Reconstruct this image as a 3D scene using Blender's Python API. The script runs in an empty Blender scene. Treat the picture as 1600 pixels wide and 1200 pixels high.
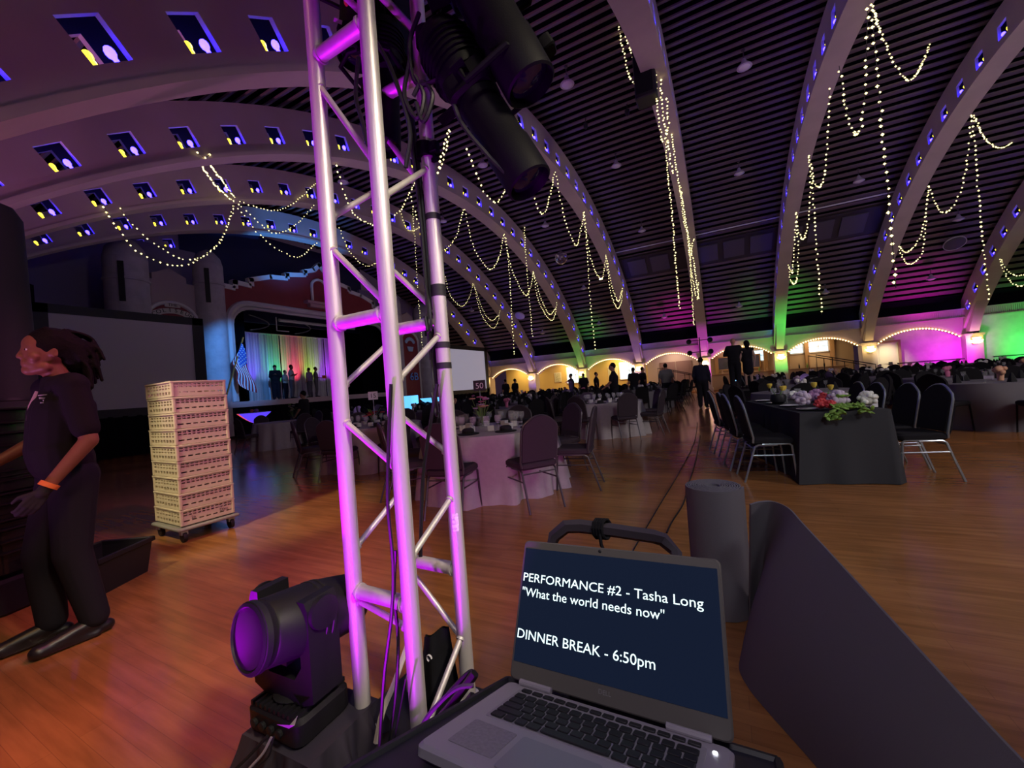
import bpy, math, random
from mathutils import Matrix, Vector, Euler
random.seed(7)
SC = bpy.context.scene; COL = SC.collection
PI = math.pi
# ------------------------------------------------------------------ camera (14 mm ultra wide phone lens, hand held, rolled 4 degrees)
RX = Vector((0.88386358, -0.07007267, -0.46246620))   # world X, Y, Z seen in camera space (right, down, forward)
RY = Vector((0.46157392, -0.02940798, 0.88661416))
RZ = Vector((-0.07572761, -0.99710832, 0.00635107))
CAM = Vector((0, 0, 1.28)); F = 632.5
cd = bpy.data.cameras.new('camera'); cam = bpy.data.objects.new('camera', cd); COL.objects.link(cam)
cd.sensor_fit = 'HORIZONTAL'; cd.sensor_width = 36; cd.lens = F / 1600 * 36; cd.clip_start = 0.02; cd.clip_end = 200
m3 = Matrix(((RX[0], -RX[1], -RX[2]), (RY[0], -RY[1], -RY[2]), (RZ[0], -RZ[1], -RZ[2])))
cam.matrix_world = Matrix.Translation(CAM) @ m3.to_4x4()
SC.camera = cam
# ------------------------------------------------------------------ world, exposure
w = bpy.data.worlds.new('world'); SC.world = w; w.use_nodes = True
w.node_tree.nodes['Background'].inputs[0].default_value = (0.30, 0.17, 0.34, 1)
w.node_tree.nodes['Background'].inputs[1].default_value = 0.055
SC.view_settings.view_transform = 'Standard'; SC.view_settings.look = 'None'
SC.view_settings.gamma = 1; SC.view_settings.use_curve_mapping = False; SC.view_settings.exposure = 0.22
SC.cycles.use_denoising = True; SC.cycles.max_bounces = 5; SC.cycles.diffuse_bounces = 3; SC.cycles.glossy_bounces = 3
SC.cycles.sample_clamp_indirect = 3.0; SC.cycles.caustics_reflective = False; SC.cycles.caustics_refractive = False

def hx(x): return (x - .8) * .9567 - .973     # bay positions along the hall
def lin(h):
    if isinstance(h, str):
        h = h.lstrip('#'); c = [int(h[i:i + 2], 16) / 255 for i in (0, 2, 4)]
        return tuple(x / 12.92 if x <= .04045 else ((x + .055) / 1.055) ** 2.4 for x in c)
    return tuple(h)
def light(kind, name, loc, col, power, target=None, size=.3, spot=60, blend=.6, sy=None):
    d = bpy.data.lights.new(name, kind); d.energy = power; d.color = lin(col)
    if kind == 'AREA':
        d.size = size
        if sy: d.shape = 'RECTANGLE'; d.size_y = sy
    else: d.shadow_soft_size = size
    if kind == 'SPOT': d.spot_size = math.radians(spot); d.spot_blend = blend
    o = bpy.data.objects.new(name, d); COL.objects.link(o); o.location = loc
    if target is not None:
        o.rotation_euler = (Vector(target) - Vector(loc)).to_track_quat('-Z', 'Y').to_euler()
    return o
# stage and house lights out of frame: lamps of the place, with some fill lights added
light('SPOT', 'magenta_floor_par', (-1.95, 0.35, 0.10), (0.58, 0.0, 1.0), 190, (-1.05, 1.1, 2.0), .05, 58, .7)
light('SPOT', 'magenta_floor_par', (-0.74, -0.32, 0.06), (0.58, 0.0, 1.0), 170, (-1.02, 1.0, 1.25), .05, 66, .8)
light('SPOT', 'neutral_fill_spot', (1.8, 0.3, 4.2), (0.92, 0.95, 1.0), 250, (0.5, 4.6, 0.5), .3, 64, 1)  # added fill that lifts the long black table and its chairs
light('SPOT', 'pink_table_par', (-.30, 1.30, .20), (1.0, .22, .85), 70, (-2.4, 4.0, .45), .05, 60, 1)
light('AREA', 'warm_overhead_fill', (-.8, 5.2, 9.2), (1.0, .62, .34), 1250, (-.8, 5.2, 0), 1.4)  # added overhead fill to brighten the middle of the floor
light('SPOT', 'warm_house_spot', (2.2, 0.2, 4.1), (1.0, 0.86, 0.62), 500, (-1.0, 1.1, 1.35), .25, 27)
light('SPOT', 'amber_floor_wash', (-1.2, -0.2, 4.2), (1.0, 0.52, 0.20), 215, (-1.9, 2.4, 0), .3, 105, 1)
light('SPOT', 'red_floor_par', (-1.9, -0.7, 1.3), (1.0, 0.10, 0.04), 40, (-2.15, 0.55, 0), .15, 62, 1)
light('SPOT', 'pink_side_par', (-1.0, 2.2, 4.6), (1.0, 0.18, 0.55), 360, (-3.9, 1.4, .9), .15, 60)
light('SPOT', 'yellow_side_par', (-4.3, -0.4, 3.7), (1.0, 0.86, 0.50), 480, (-4.6, 2.0, .8), .2, 30)
for x, y, pw in ((-7.2, 7.2, 170), (-2.4, 10.6, 130), (5.6, 11.3, 170), (-13, 12, 130), (2.6, 17, 110), (-7, 19, 110), (9.5, 19, 130)): light('SPOT', 'violet_vault_fill', (x, y, .35), (0.62, 0.36, 0.92), pw * 1.25, (x, y, 9), .12, 150, 1)  # invented uplights among the tables, added to tint vault and ribs violet
light('SPOT', 'rose_up_par', (-8.2, -1.2, .5), (0.74, 0.24, 0.62), 720, (-6.5, 4, 9), .12, 120, 1)
light('SPOT', 'rose_up_par', (-3.4, -.6, .4), (0.70, 0.22, 0.66), 85, (-4.2, 2.4, 5), .12, 110, 1)
light('AREA', 'hall_wash', (9.0, 2.6, 5.4), (0.92, 0.82, 0.80), 420, (-4, 22, 3.0), 2.5)
light('SPOT', 'foreground_fill', (.3, -.9, 3.2), (.82, .74, .86), 95, (.1, 1.5, .4), .15, 75, 1)  # added fill for laptop, matting and other foreground things
# wall washers at the far arcade
for nm, x, c, p in (('green', -7.5, (.05, 1, .12), 60), ('green', 5.06, (.05, 1, .12), 90), ('magenta', .8, (.85, 0, 1), 110),
                    ('violet', -11.8, (.25, .12, 1), 45), ('violet', -3.4, (.35, .1, 1), 55), ('violet', 9.0, (.25, .15, 1), 45)):
    light('SPOT', nm + '_wall_par', (hx(x) + .15, 27.0, .35), c, p * 2.2, (hx(x), 28.8, 2.8), .12, 75)
light('SPOT', 'magenta_wall_par', (hx(12.8), 27.3, .9), (.85, 0, 1), 260, (hx(12.6), 28.9, 1.6), .15, 120, 1)
light('SPOT', 'green_wall_par', (hx(15.8), 27.2, .9), (.05, 1, .15), 300, (hx(15.7), 28.9, 1.7), .15, 115, 1)
light('SPOT', 'green_ceiling_par', (hx(6.8), 26.9, 1.0), (.05, 1, .1), 420, (hx(5.2), 27.93, 5.20), .1, 50, 1)
light('SPOT', 'green_ceiling_par', (hx(-6.0), 26.9, 1.0), (.05, 1, .1), 220, (hx(-6.6), 27.93, 4.80), .1, 40, 1)
light('SPOT', 'magenta_ceiling_par', (hx(-.5), 26.9, 1.0), (1, 0, .8), 420, (hx(-.8), 27.93, 4.90), .1, 45, 1)
light('SPOT', 'magenta_ceiling_par', (hx(11.6), 26.9, 1.0), (1, 0, .9), 420, (hx(11.4), 28.13, 4.20), .1, 55, 1)
for x in (-14, -9.7, -5.5): light('AREA', 'gallery_lamp', (hx(x), 30.7, 2.9), (1, .68, .22), 62, (hx(x), 30.9, 0), 1.2)
for x in (-1.3, 3.0, 7.2): light('AREA', 'gallery_lamp', (hx(x), 30.7, 2.9), (1, .72, .42), 34, (hx(x), 30.9, 0), 1.2)
light('SPOT', 'door_fill_spot', (7.6, 27.6, 2.4), (1, .85, .6), 150, (8.0, 28.9, 1.2), .06, 60, 1)  # extra spot added only to brighten the cream door
# stage
for y, c, p in ((13.1, (.16, .05, 1), 60), (13.9, (.25, .5, 1), 20), (14.6, (.05, 1, .15), 60), (15.3, (1, .75, .8), 14), (15.6, (1, .04, .1), 80),
                (16.7, (.65, 1, .1), 60), (17.5, (.45, .1, 1), 45), (18.2, (.45, .0, 1), 70)):
    light('SPOT', 'curtain_par', (-21.0, y - .57, 1.75), c, p * 3.4, (-22.05, y - .57, 3.4), .05, 46, 1)
light('SPOT', 'blue_stage_spot', (-13.5, 8.5, 4.4), (.08, .35, 1), 900, (-18.4, 10.0, 3.2), .1, 44)
light('SPOT', 'blue_roof_spot', (-14.5, 12.0, 3.4), (.04, .30, 1), 1300, (-17.6, 12.5, 9.4), .1, 50)
light('SPOT', 'stage_front_spot', (-8.0, 15.0, 6.2), (.85, .6, .9), 80, (-18.6, 15.0, 4.2), .2, 75)

# ------------------------------------------------------------------ helpers
def ray(px, py):
    v = Vector((px - 800, py - 600, F)); return Vector((RX.dot(v), RY.dot(v), RZ.dot(v)))
def at(px, py, d): return CAM + ray(px, py) * (d * 1.054 / F)
def onz(px, py, z=0.0):
    r = ray(px, py); return CAM + r * ((z - CAM.z) / r.z)
def onx(px, py, X):
    r = ray(px, py); return CAM + r * (X / r.x)
def ony(px, py, Y):
    r = ray(px, py); return CAM + r * (Y / r.y)
def depth(p): p = Vector(p) - CAM; return RX[2] * p.x + RY[2] * p.y + RZ[2] * p.z

def mat(name, col, rough=.6, metal=0, emit=None, es=0, var=0, vs=8, bump=0, bs=60, spec=.5, coat=0, alpha=1, trans=0, sample=True, stretch=None):
    m = bpy.data.materials.new(name); m.use_nodes = True; nt = m.node_tree; b = nt.nodes['Principled BSDF']
    c = lin(col) + (1,)
    b.inputs['Base Color'].default_value = c; b.inputs['Roughness'].default_value = rough; b.inputs['Metallic'].default_value = metal
    b.inputs['Specular IOR Level'].default_value = spec; b.inputs['Coat Weight'].default_value = coat
    if trans: b.inputs['Transmission Weight'].default_value = trans
    if alpha < 1: b.inputs['Alpha'].default_value = alpha
    if emit is not None:
        b.inputs['Emission Color'].default_value = lin(emit) + (1,); b.inputs['Emission Strength'].default_value = es
        if not sample: m.cycles.emission_sampling = 'NONE'
    if var or bump:
        tc = nt.nodes.new('ShaderNodeTexCoord'); src = tc.outputs['Object']
        if stretch:
            mp = nt.nodes.new('ShaderNodeMapping'); mp.inputs['Scale'].default_value = stretch; nt.links.new(src, mp.inputs[0]); src = mp.outputs[0]
    if var:
        n = nt.nodes.new('ShaderNodeTexNoise'); n.inputs['Scale'].default_value = vs; n.inputs['Detail'].default_value = 5; nt.links.new(src, n.inputs['Vector'])
        r = nt.nodes.new('ShaderNodeMapRange'); r.inputs[1].default_value = .3; r.inputs[2].default_value = .7; r.inputs[3].default_value = 1 - var; r.inputs[4].default_value = 1 + var
        nt.links.new(n.outputs[0], r.inputs[0])
        x = nt.nodes.new('ShaderNodeMix'); x.data_type = 'RGBA'; x.blend_type = 'MULTIPLY'; x.inputs[0].default_value = 1; x.inputs[6].default_value = c
        nt.links.new(r.outputs[0], x.inputs[7]); nt.links.new(x.outputs[2], b.inputs['Base Color'])
    if bump:
        n = nt.nodes.new('ShaderNodeTexNoise'); n.inputs['Scale'].default_value = bs; n.inputs['Detail'].default_value = 3; nt.links.new(src, n.inputs['Vector'])
        k = nt.nodes.new('ShaderNodeBump'); k.inputs['Strength'].default_value = bump; k.inputs['Distance'].default_value = .01
        nt.links.new(n.outputs[0], k.inputs['Height']); nt.links.new(k.outputs[0], b.inputs['Normal'])
    return m

class MB:
    """collects polygons, then links them as one mesh object"""
    def __init__(s): s.v = []; s.f = []
    def add(s, vs, fs):
        k = len(s.v); s.v += [tuple(p) for p in vs]; s.f += [tuple(i + k for i in f) for f in fs]; return s
    def merge(s, o, M=None):
        return s.add([M @ Vector(p) for p in o.v] if M else o.v, o.f)
    def box(s, c, d, M=None, taper=1.0):
        x, y, z = d[0] / 2, d[1] / 2, d[2] / 2; c = Vector(c); vs = []
        for sx, sy, sz in ((-1, -1, -1), (1, -1, -1), (1, 1, -1), (-1, 1, -1), (-1, -1, 1), (1, -1, 1), (1, 1, 1), (-1, 1, 1)):
            t = taper if sz > 0 else 1
            p = Vector((sx * x * t, sy * y * t, sz * z)); p = (M @ p) if M else p; vs.append(p + c)
        return s.add(vs, [(0, 3, 2, 1), (4, 5, 6, 7), (0, 1, 5, 4), (1, 2, 6, 5), (2, 3, 7, 6), (3, 0, 4, 7)])
    def rbox(s, c, d, r=.01, M=None, n=3):
        """box with rounded vertical edges"""
        x, y, z = d[0] / 2 - r, d[1] / 2 - r, d[2] / 2; ring = []
        for cx, cy, a0 in ((x, y, 0), (-x, y, PI / 2), (-x, -y, PI), (x, -y, 1.5 * PI)):
            for k in range(n + 1): a = a0 + PI / 2 * k / n; ring.append((cx + r * math.cos(a), cy + r * math.sin(a)))
        N = len(ring); e = min(r * .4, z * .6); vs = []
        cen = Vector(c)
        for zz, sh in ((-z, e), (-z + e, 0), (z - e, 0), (z, e)):
            for a, b in ring:
                l = math.hypot(a, b) or 1
                p = Vector((a - sh * (1 if a > 0 else -1), b - sh * (1 if b > 0 else -1), zz)); vs.append(((M @ p) if M else p) + cen)
        fs = [tuple(range(N - 1, -1, -1)), tuple(range(3 * N, 4 * N))]
        for q in range(3):
            for i in range(N): j = (i + 1) % N; fs.append((q * N + i, q * N + j, (q + 1) * N + j, (q + 1) * N + i))
        return s.add(vs, fs)
    def tube(s, pts, r, n=8, closed=False, flat=1.0):
        pts = [Vector(p) for p in pts]; N = len(pts); rs = r if isinstance(r, (list, tuple)) else [r] * N
        T = []
        for i in range(N):
            a = pts[(i - 1) % N] if (closed or i) else pts[0]; b = pts[(i + 1) % N] if (closed or i < N - 1) else pts[-1]
            t = b - a; T.append(t.normalized() if t.length > 1e-9 else Vector((0, 0, 1)))
        up = Vector((0, 0, 1)) if abs(T[0].z) < .9 else Vector((1, 0, 0))
        u = T[0].cross(up).normalized(); vs = []
        for i in range(N):
            u = (u - T[i] * u.dot(T[i])).normalized(); v = T[i].cross(u)
            for k in range(n):
                a = 2 * PI * k / n; vs.append(pts[i] + u * (math.cos(a) * rs[i]) + v * (math.sin(a) * rs[i] * flat))
        fs = []
        for i in range(N if closed else N - 1):
            j = (i + 1) % N
            for k in range(n): l = (k + 1) % n; fs.append((i * n + k, i * n + l, j * n + l, j * n + k))
        if not closed: fs += [tuple(range(n - 1, -1, -1)), tuple(range((N - 1) * n, N * n))]
        return s.add(vs, fs)
    def lathe(s, prof, n=16, M=None, c=(0, 0, 0)):
        vs = []; c = Vector(c); N = len(prof)
        for r, z in prof:
            for k in range(n): a = 2 * PI * k / n; p = Vector((r * math.cos(a), r * math.sin(a), z)); vs.append(((M @ p) if M else p) + c)
        fs = []
        for i in range(N - 1):
            for k in range(n): l = (k + 1) % n; fs.append((i * n + k, i * n + l, (i + 1) * n + l, (i + 1) * n + k))
        if prof[0][0] > 1e-6: fs.append(tuple(range(n - 1, -1, -1)))
        if prof[-1][0] > 1e-6: fs.append(tuple(range((N - 1) * n, N * n)))
        return s.add(vs, fs)
    def ball(s, c, r, nu=8, nv=6, sc=(1, 1, 1), M=None):
        c = Vector(c); vs = [(0, 0, -1)]
        for j in range(1, nv):
            b = -PI / 2 + PI * j / nv
            for k in range(nu): a = 2 * PI * k / nu; vs.append((math.cos(a) * math.cos(b), math.sin(a) * math.cos(b), math.sin(b)))
        vs.append((0, 0, 1)); out = []
        for p in vs:
            q = Vector((p[0] * r * sc[0], p[1] * r * sc[1], p[2] * r * sc[2])); out.append(((M @ q) if M else q) + c)
        fs = [(0, 1 + (k + 1) % nu, 1 + k) for k in range(nu)]; L = len(vs) - 1
        for j in range(nv - 2):
            for k in range(nu): l = (k + 1) % nu; fs.append((1 + j * nu + k, 1 + j * nu + l, 1 + (j + 1) * nu + l, 1 + (j + 1) * nu + k))
        fs += [(L, 1 + (nv - 2) * nu + k, 1 + (nv - 2) * nu + (k + 1) % nu) for k in range(nu)]
        return s.add(out, fs)
    def octa(s, c, r):
        c = Vector(c); return s.add([c + Vector(p) * r for p in ((1, 0, 0), (-1, 0, 0), (0, 1, 0), (0, -1, 0), (0, 0, 1), (0, 0, -1))],
            [(0, 2, 4), (2, 1, 4), (1, 3, 4), (3, 0, 4), (2, 0, 5), (1, 2, 5), (3, 1, 5), (0, 3, 5)])
    def prism(s, poly, o, u, v, nrm):
        """flat outline (a,b) at o + a u + b v, given thickness along nrm"""
        o, u, v, nrm = Vector(o), Vector(u), Vector(v), Vector(nrm); N = len(poly)
        a = [o + u * p[0] + v * p[1] for p in poly]; b = [p + nrm for p in a]
        fs = [tuple(range(N)), tuple(range(2 * N - 1, N - 1, -1))]
        for i in range(N): j = (i + 1) % N; fs.append((j, i, N + i, N + j))
        return s.add(a + b, fs)
    def ribbon(s, A, B, th=None):
        """surface between two point rows; th gives thickness"""
        N = len(A); A = [Vector(p) for p in A]; B = [Vector(p) for p in B]
        s.add(A + B, [(i, i + 1, N + i + 1, N + i) for i in range(N - 1)]); return s
    def grid(s, fn, nu, nv, closeu=False):
        vs = [fn(i / nu, j / nv) for j in range(nv + 1) for i in range(nu + (0 if closeu else 1))]; W = nu if closeu else nu + 1
        fs = [(j * W + i, j * W + (i + 1) % W, (j + 1) * W + (i + 1) % W, (j + 1) * W + i) for j in range(nv) for i in range(nu)]
        return s.add(vs, fs)
    def capsule(s, p0, p1, r0, r1=None, n=10, k=3):
        r1 = r0 if r1 is None else r1; p0, p1 = Vector(p0), Vector(p1); d = p1 - p0; L = d.length
        q = d.to_track_quat('Z', 'Y').to_matrix() if L > 1e-6 else Matrix.Identity(3)
        prof = [(max(1e-4, r0 * math.sin(PI / 2 * i / k)), -r0 * math.cos(PI / 2 * i / k)) for i in range(k + 1)]
        prof += [(max(1e-4, r1 * math.cos(PI / 2 * i / k)), L + r1 * math.sin(PI / 2 * i / k)) for i in range(k + 1)]
        return s.lathe(prof, n, q, p0)
    def mesh(s, name, m, smooth=True, ang=35):
        me = bpy.data.meshes.new(name); me.from_pydata(s.v, [], s.f); me.materials.append(m)
        if smooth:
            me.polygons.foreach_set('use_smooth', [True] * len(me.polygons)); me.set_sharp_from_angle(angle=math.radians(ang))
        return me
    def obj(s, name, m, parent=None, world=False, smooth=True, ang=35, loc=None, rz=0):
        o = bpy.data.objects.new(name, s.mesh(name, m, smooth, ang)); COL.objects.link(o)
        if loc is not None: o.location = loc
        if rz: o.rotation_euler = (0, 0, rz)
        if parent is not None:
            o.parent = parent
            if world: o.matrix_parent_inverse = parent.matrix_basis.inverted()
        return o
def tag(o, label=None, cat=None, group=None, kind=None):
    if label: o['label'] = label
    if cat: o['category'] = cat
    if group: o['group'] = group
    if kind: o['kind'] = kind
    return o
def thing(name, loc, label, cat, group=None, rz=0, M=None, kind=None):
    o = bpy.data.objects.new(name, None); COL.objects.link(o); o.empty_display_size = .1
    if M is not None: o.matrix_basis = M
    else: o.location = loc; o.rotation_euler = (0, 0, rz)
    return tag(o, label, cat, group, kind)
def part(name, mesh, parent, label=None, M=None, kind=None):
    o = bpy.data.objects.new(name, mesh); COL.objects.link(o); o.parent = parent
    if M is not None: o.matrix_basis = M
    if label: o['label'] = label
    if kind: o['kind'] = kind
    return o
def copytree(src, loc, rz, label=None, group=None):
    r = src.copy(); COL.objects.link(r); r.location = loc; r.rotation_euler = (0, 0, rz)
    if label: r['label'] = label
    if group: r['group'] = group
    for ch in src.children:
        c = ch.copy(); COL.objects.link(c); c.parent = r
        for g in ch.children: d = g.copy(); COL.objects.link(d); d.parent = c
    return r
def text(body, size, m, parent, M, name='lettering', extrude=.0006, align='LEFT', width=None):
    c = bpy.data.curves.new(name, 'FONT'); c.body = body; c.size = size; c.extrude = extrude; c.align_x = align; c.resolution_u = 3
    t = bpy.data.objects.new(name, c); COL.objects.link(t)
    me = bpy.data.meshes.new_from_object(t.evaluated_get(bpy.context.evaluated_depsgraph_get())); bpy.data.objects.remove(t)
    me.materials.clear(); me.materials.append(m); xs = [v.co.x for v in me.vertices]
    s = width / (max(xs) - min(xs)) if width else 1.0
    o = bpy.data.objects.new(name, me); COL.objects.link(o); o.parent = parent
    o.matrix_basis = M @ Matrix.Diagonal((s, 1, 1, 1)); return o
def spline(pts, k=6):
    pts = [Vector(p) for p in pts]; out = []
    P = [pts[0] * 2 - pts[1]] + pts + [pts[-1] * 2 - pts[-2]]
    for i in range(1, len(P) - 2):
        a, b, c, d = P[i - 1], P[i], P[i + 1], P[i + 2]
        for j in range(k):
            t = j / k; out.append(.5 * ((2 * b) + (c - a) * t + (2 * a - 5 * b + 4 * c - d) * t * t + (3 * b - a - 3 * c + d) * t ** 3))
    out.append(pts[-1]); return out
def frame(o, u, v):
    u = Vector(u).normalized(); v = Vector(v); v = (v - u * v.dot(u)).normalized(); n = u.cross(v)
    return Matrix(((u.x, v.x, n.x, o[0]), (u.y, v.y, n.y, o[1]), (u.z, v.z, n.z, o[2]), (0, 0, 0, 1)))

# ------------------------------------------------------------------ materials
def wood_floor():
    m = bpy.data.materials.new('strip_oak_floor'); m.use_nodes = True; nt = m.node_tree; b = nt.nodes['Principled BSDF']; L = nt.links
    tc = nt.nodes.new('ShaderNodeTexCoord')
    br = nt.nodes.new('ShaderNodeTexBrick'); br.inputs['Scale'].default_value = 1; br.inputs['Brick Width'].default_value = 1.6; br.inputs['Row Height'].default_value = .075
    br.inputs['Mortar Size'].default_value = .0012; br.inputs['Mortar Smooth'].default_value = .6; br.inputs['Bias'].default_value = 0
    br.inputs['Color1'].default_value = lin((.36, .155, .050)) + (1,); br.inputs['Color2'].default_value = lin((.31, .128, .040)) + (1,); br.inputs['Mortar'].default_value = (.22, .095, .035, 1)
    L.new(tc.outputs['Object'], br.inputs['Vector'])
    mp = nt.nodes.new('ShaderNodeMapping'); mp.inputs['Scale'].default_value = (1.3, 14, 1); L.new(tc.outputs['Object'], mp.inputs[0])
    n = nt.nodes.new('ShaderNodeTexNoise'); n.inputs['Scale'].default_value = 1.6; n.inputs['Detail'].default_value = 7; L.new(mp.outputs[0], n.inputs['Vector'])
    r = nt.nodes.new('ShaderNodeMapRange'); r.inputs[1].default_value = .3; r.inputs[2].default_value = .7; r.inputs[3].default_value = .78; r.inputs[4].default_value = 1.18; L.new(n.outputs[0], r.inputs[0])
    n2 = nt.nodes.new('ShaderNodeTexNoise'); n2.inputs['Scale'].default_value = .9; n2.inputs['Detail'].default_value = 4; L.new(tc.outputs['Object'], n2.inputs['Vector'])
    r2 = nt.nodes.new('ShaderNodeMapRange'); r2.inputs[1].default_value = .3; r2.inputs[2].default_value = .7; r2.inputs[3].default_value = .75; r2.inputs[4].default_value = 1.2; L.new(n2.outputs[0], r2.inputs[0])
    mu = nt.nodes.new('ShaderNodeMath'); mu.operation = 'MULTIPLY'; L.new(r.outputs[0], mu.inputs[0]); L.new(r2.outputs[0], mu.inputs[1])
    x = nt.nodes.new('ShaderNodeMix'); x.data_type = 'RGBA'; x.blend_type = 'MULTIPLY'; x.inputs[0].default_value = 1
    L.new(br.outputs['Color'], x.inputs[6]); L.new(mu.outputs[0], x.inputs[7]); L.new(x.outputs[2], b.inputs['Base Color'])
    r3 = nt.nodes.new('ShaderNodeMapRange'); r3.inputs[1].default_value = .3; r3.inputs[2].default_value = .7; r3.inputs[3].default_value = .17; r3.inputs[4].default_value = .23; L.new(n2.outputs[0], r3.inputs[0])
    L.new(r3.outputs[0], b.inputs['Roughness'])
    return m
WOOD = wood_floor()
CREAM = mat('cream_plaster', (.56, .47, .42), .75, var=.06, vs=1.5, bump=.1, bs=30)
STUCCO = mat('rough_stucco', (.60, .55, .50), .85, var=.1, vs=3, bump=.9, bs=14)
BOARD = mat('stained_ceiling_board', (.20, .145, .135), .55, var=.2, vs=3, stretch=(.3, 6, 6))
DARKW = mat('dark_stained_timber', (.035, .025, .028), .6)
BLACK = mat('black_paint', (.012, .012, .014), .55)
MATTE = mat('black_serge', (.010, .010, .013), .95, spec=.1)
VOIDM = mat('black_velour', (.006, .006, .009), 1, spec=.05)
ALU = mat('brushed_aluminium', (.72, .68, .64), .42, .4, var=.12, vs=14, stretch=(1, 1, .12), bump=.08, bs=140)
STEEL = mat('silver_steel_tube', (.42, .50, .56), .3, .8)
DSTEEL = mat('dark_steel_tube', (.10, .09, .10), .4, .6)
FABRIC = mat('dark_chair_fabric', (.050, .036, .048), .9, bump=.25, bs=320, spec=.2)
BLKFAB = mat('black_chair_fabric', (.012, .011, .014), .9, spec=.2)
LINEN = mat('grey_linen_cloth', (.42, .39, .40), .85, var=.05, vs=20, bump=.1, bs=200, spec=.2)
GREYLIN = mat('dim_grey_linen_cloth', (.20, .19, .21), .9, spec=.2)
BLKLIN = mat('black_linen_cloth', (.040, .041, .047), .9, bump=.12, bs=260, spec=.2)
BULB = mat('warm_fairy_bulb', (1, .9, .5), .4, emit=(1.0, .86, .36), es=2.4, sample=False)
WIRE = mat('thin_dark_wire', (.05, .05, .04), .6)
YBULB = mat('yellow_lamp', (1, .8, .1), .4, emit=(1.0, .80, .03), es=3.2)
BBULB = mat('blue_lamp', (.1, .1, 1), .4, emit=(.02, .012, 1.0), es=30)
GLOBE = mat('frosted_lamp_glass', (.75, .72, .75), .35)
RED = mat('oxblood_paint', (.22, .022, .030), .6, var=.08, vs=2)
WHITE = mat('white_paint', (.70, .68, .66), .6)
SCREEN = mat('projection_fabric', (.50, .47, .52), .8)
WHTPLAST = mat('white_plastic', (.75, .73, .70), .45)
BLKPLAST = mat('black_moulded_plastic', (.012, .011, .014), .5, bump=.05, bs=200, spec=.3)
RUBBER = mat('dark_rubber_mat', (.14, .128, .145), .8, bump=.2, bs=400, spec=.3)
GLASS = mat('clear_glass', (.9, .92, .95), .06, trans=.0, alpha=.10, spec=.9)
GREEN = mat('leaf_green', (.14, .30, .06), .6, var=.2, vs=20)
# ------------------------------------------------------------------ the hall: floor, vaulted board ceiling, arch ribs
CY, CZ, RI, RO = 14.43, -10.26, 19.33, 20.32
def arc(th, r): return (CY + r * math.sin(th), CZ + r * math.cos(th))
fl = MB().box((-2, 13, -.05), (42, 44, .1)).obj('floor', WOOD, smooth=False)
tag(fl, 'glossy brown strip wood dance floor of the hall', kind='structure')
ceil = thing('ceiling', (0, CY, CZ), 'barrel vaulted ceiling of dark stepped boards', None, kind='structure')
sh = MB().grid(lambda a, b: (-21 + 41 * b, 20.80 * math.sin(-.84 + 1.68 * a), 20.80 * math.cos(-.84 + 1.68 * a)), 60, 1)
sh.obj('ceiling_shell', VOIDM, ceil)  # black backing puts shade into the gaps between boards
BW = .375; dth = BW / 20.5; nb = int(.80 / dth)
def board_mesh(sg):
    b = MB(); hy = BW / 2 - .040
    pr = [(-hy * sg, 20.65), (hy * sg, 20.55), (hy * sg, 20.51), (-hy * sg, 20.61)]
    vs = [(x, p[0], p[1]) for x in (-20.6, 19.6) for p in pr]
    b.add(vs, [(0, 1, 2, 3), (7, 6, 5, 4)] + [(i, 4 + i, 4 + (i + 1) % 4, (i + 1) % 4) for i in range(4)])
    return b.mesh('ceiling_board', BOARD, False)
bm_p, bm_n = board_mesh(1), board_mesh(-1)
for k in range(-nb, nb):
    th = (k + .5) * dth
    o = part('ceiling_board', bm_n, ceil); o.rotation_euler = (-th, 0, 0)
RIBX = [-.973 + 4.066 * k for k in range(-5, 4)]
RIBN = ['the rib against the stage wall', 'the second rib from the stage', 'the third rib from the stage', 'the fourth rib from the stage', 'the fifth rib from the stage',
        'the rib facing the truss end on', 'the first rib right of the end on rib', 'the second rib right of the end on rib', 'the rib nearest the green wall']
STEP, PH, HW, TH = .0535, .040, .0098, .24
R1, R2 = 19.53, 19.89
TMAX = .865
ths = [PH + STEP * k for k in range(-17, 16)]
ths = [t for t in ths if abs(t) < .80]
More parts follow.
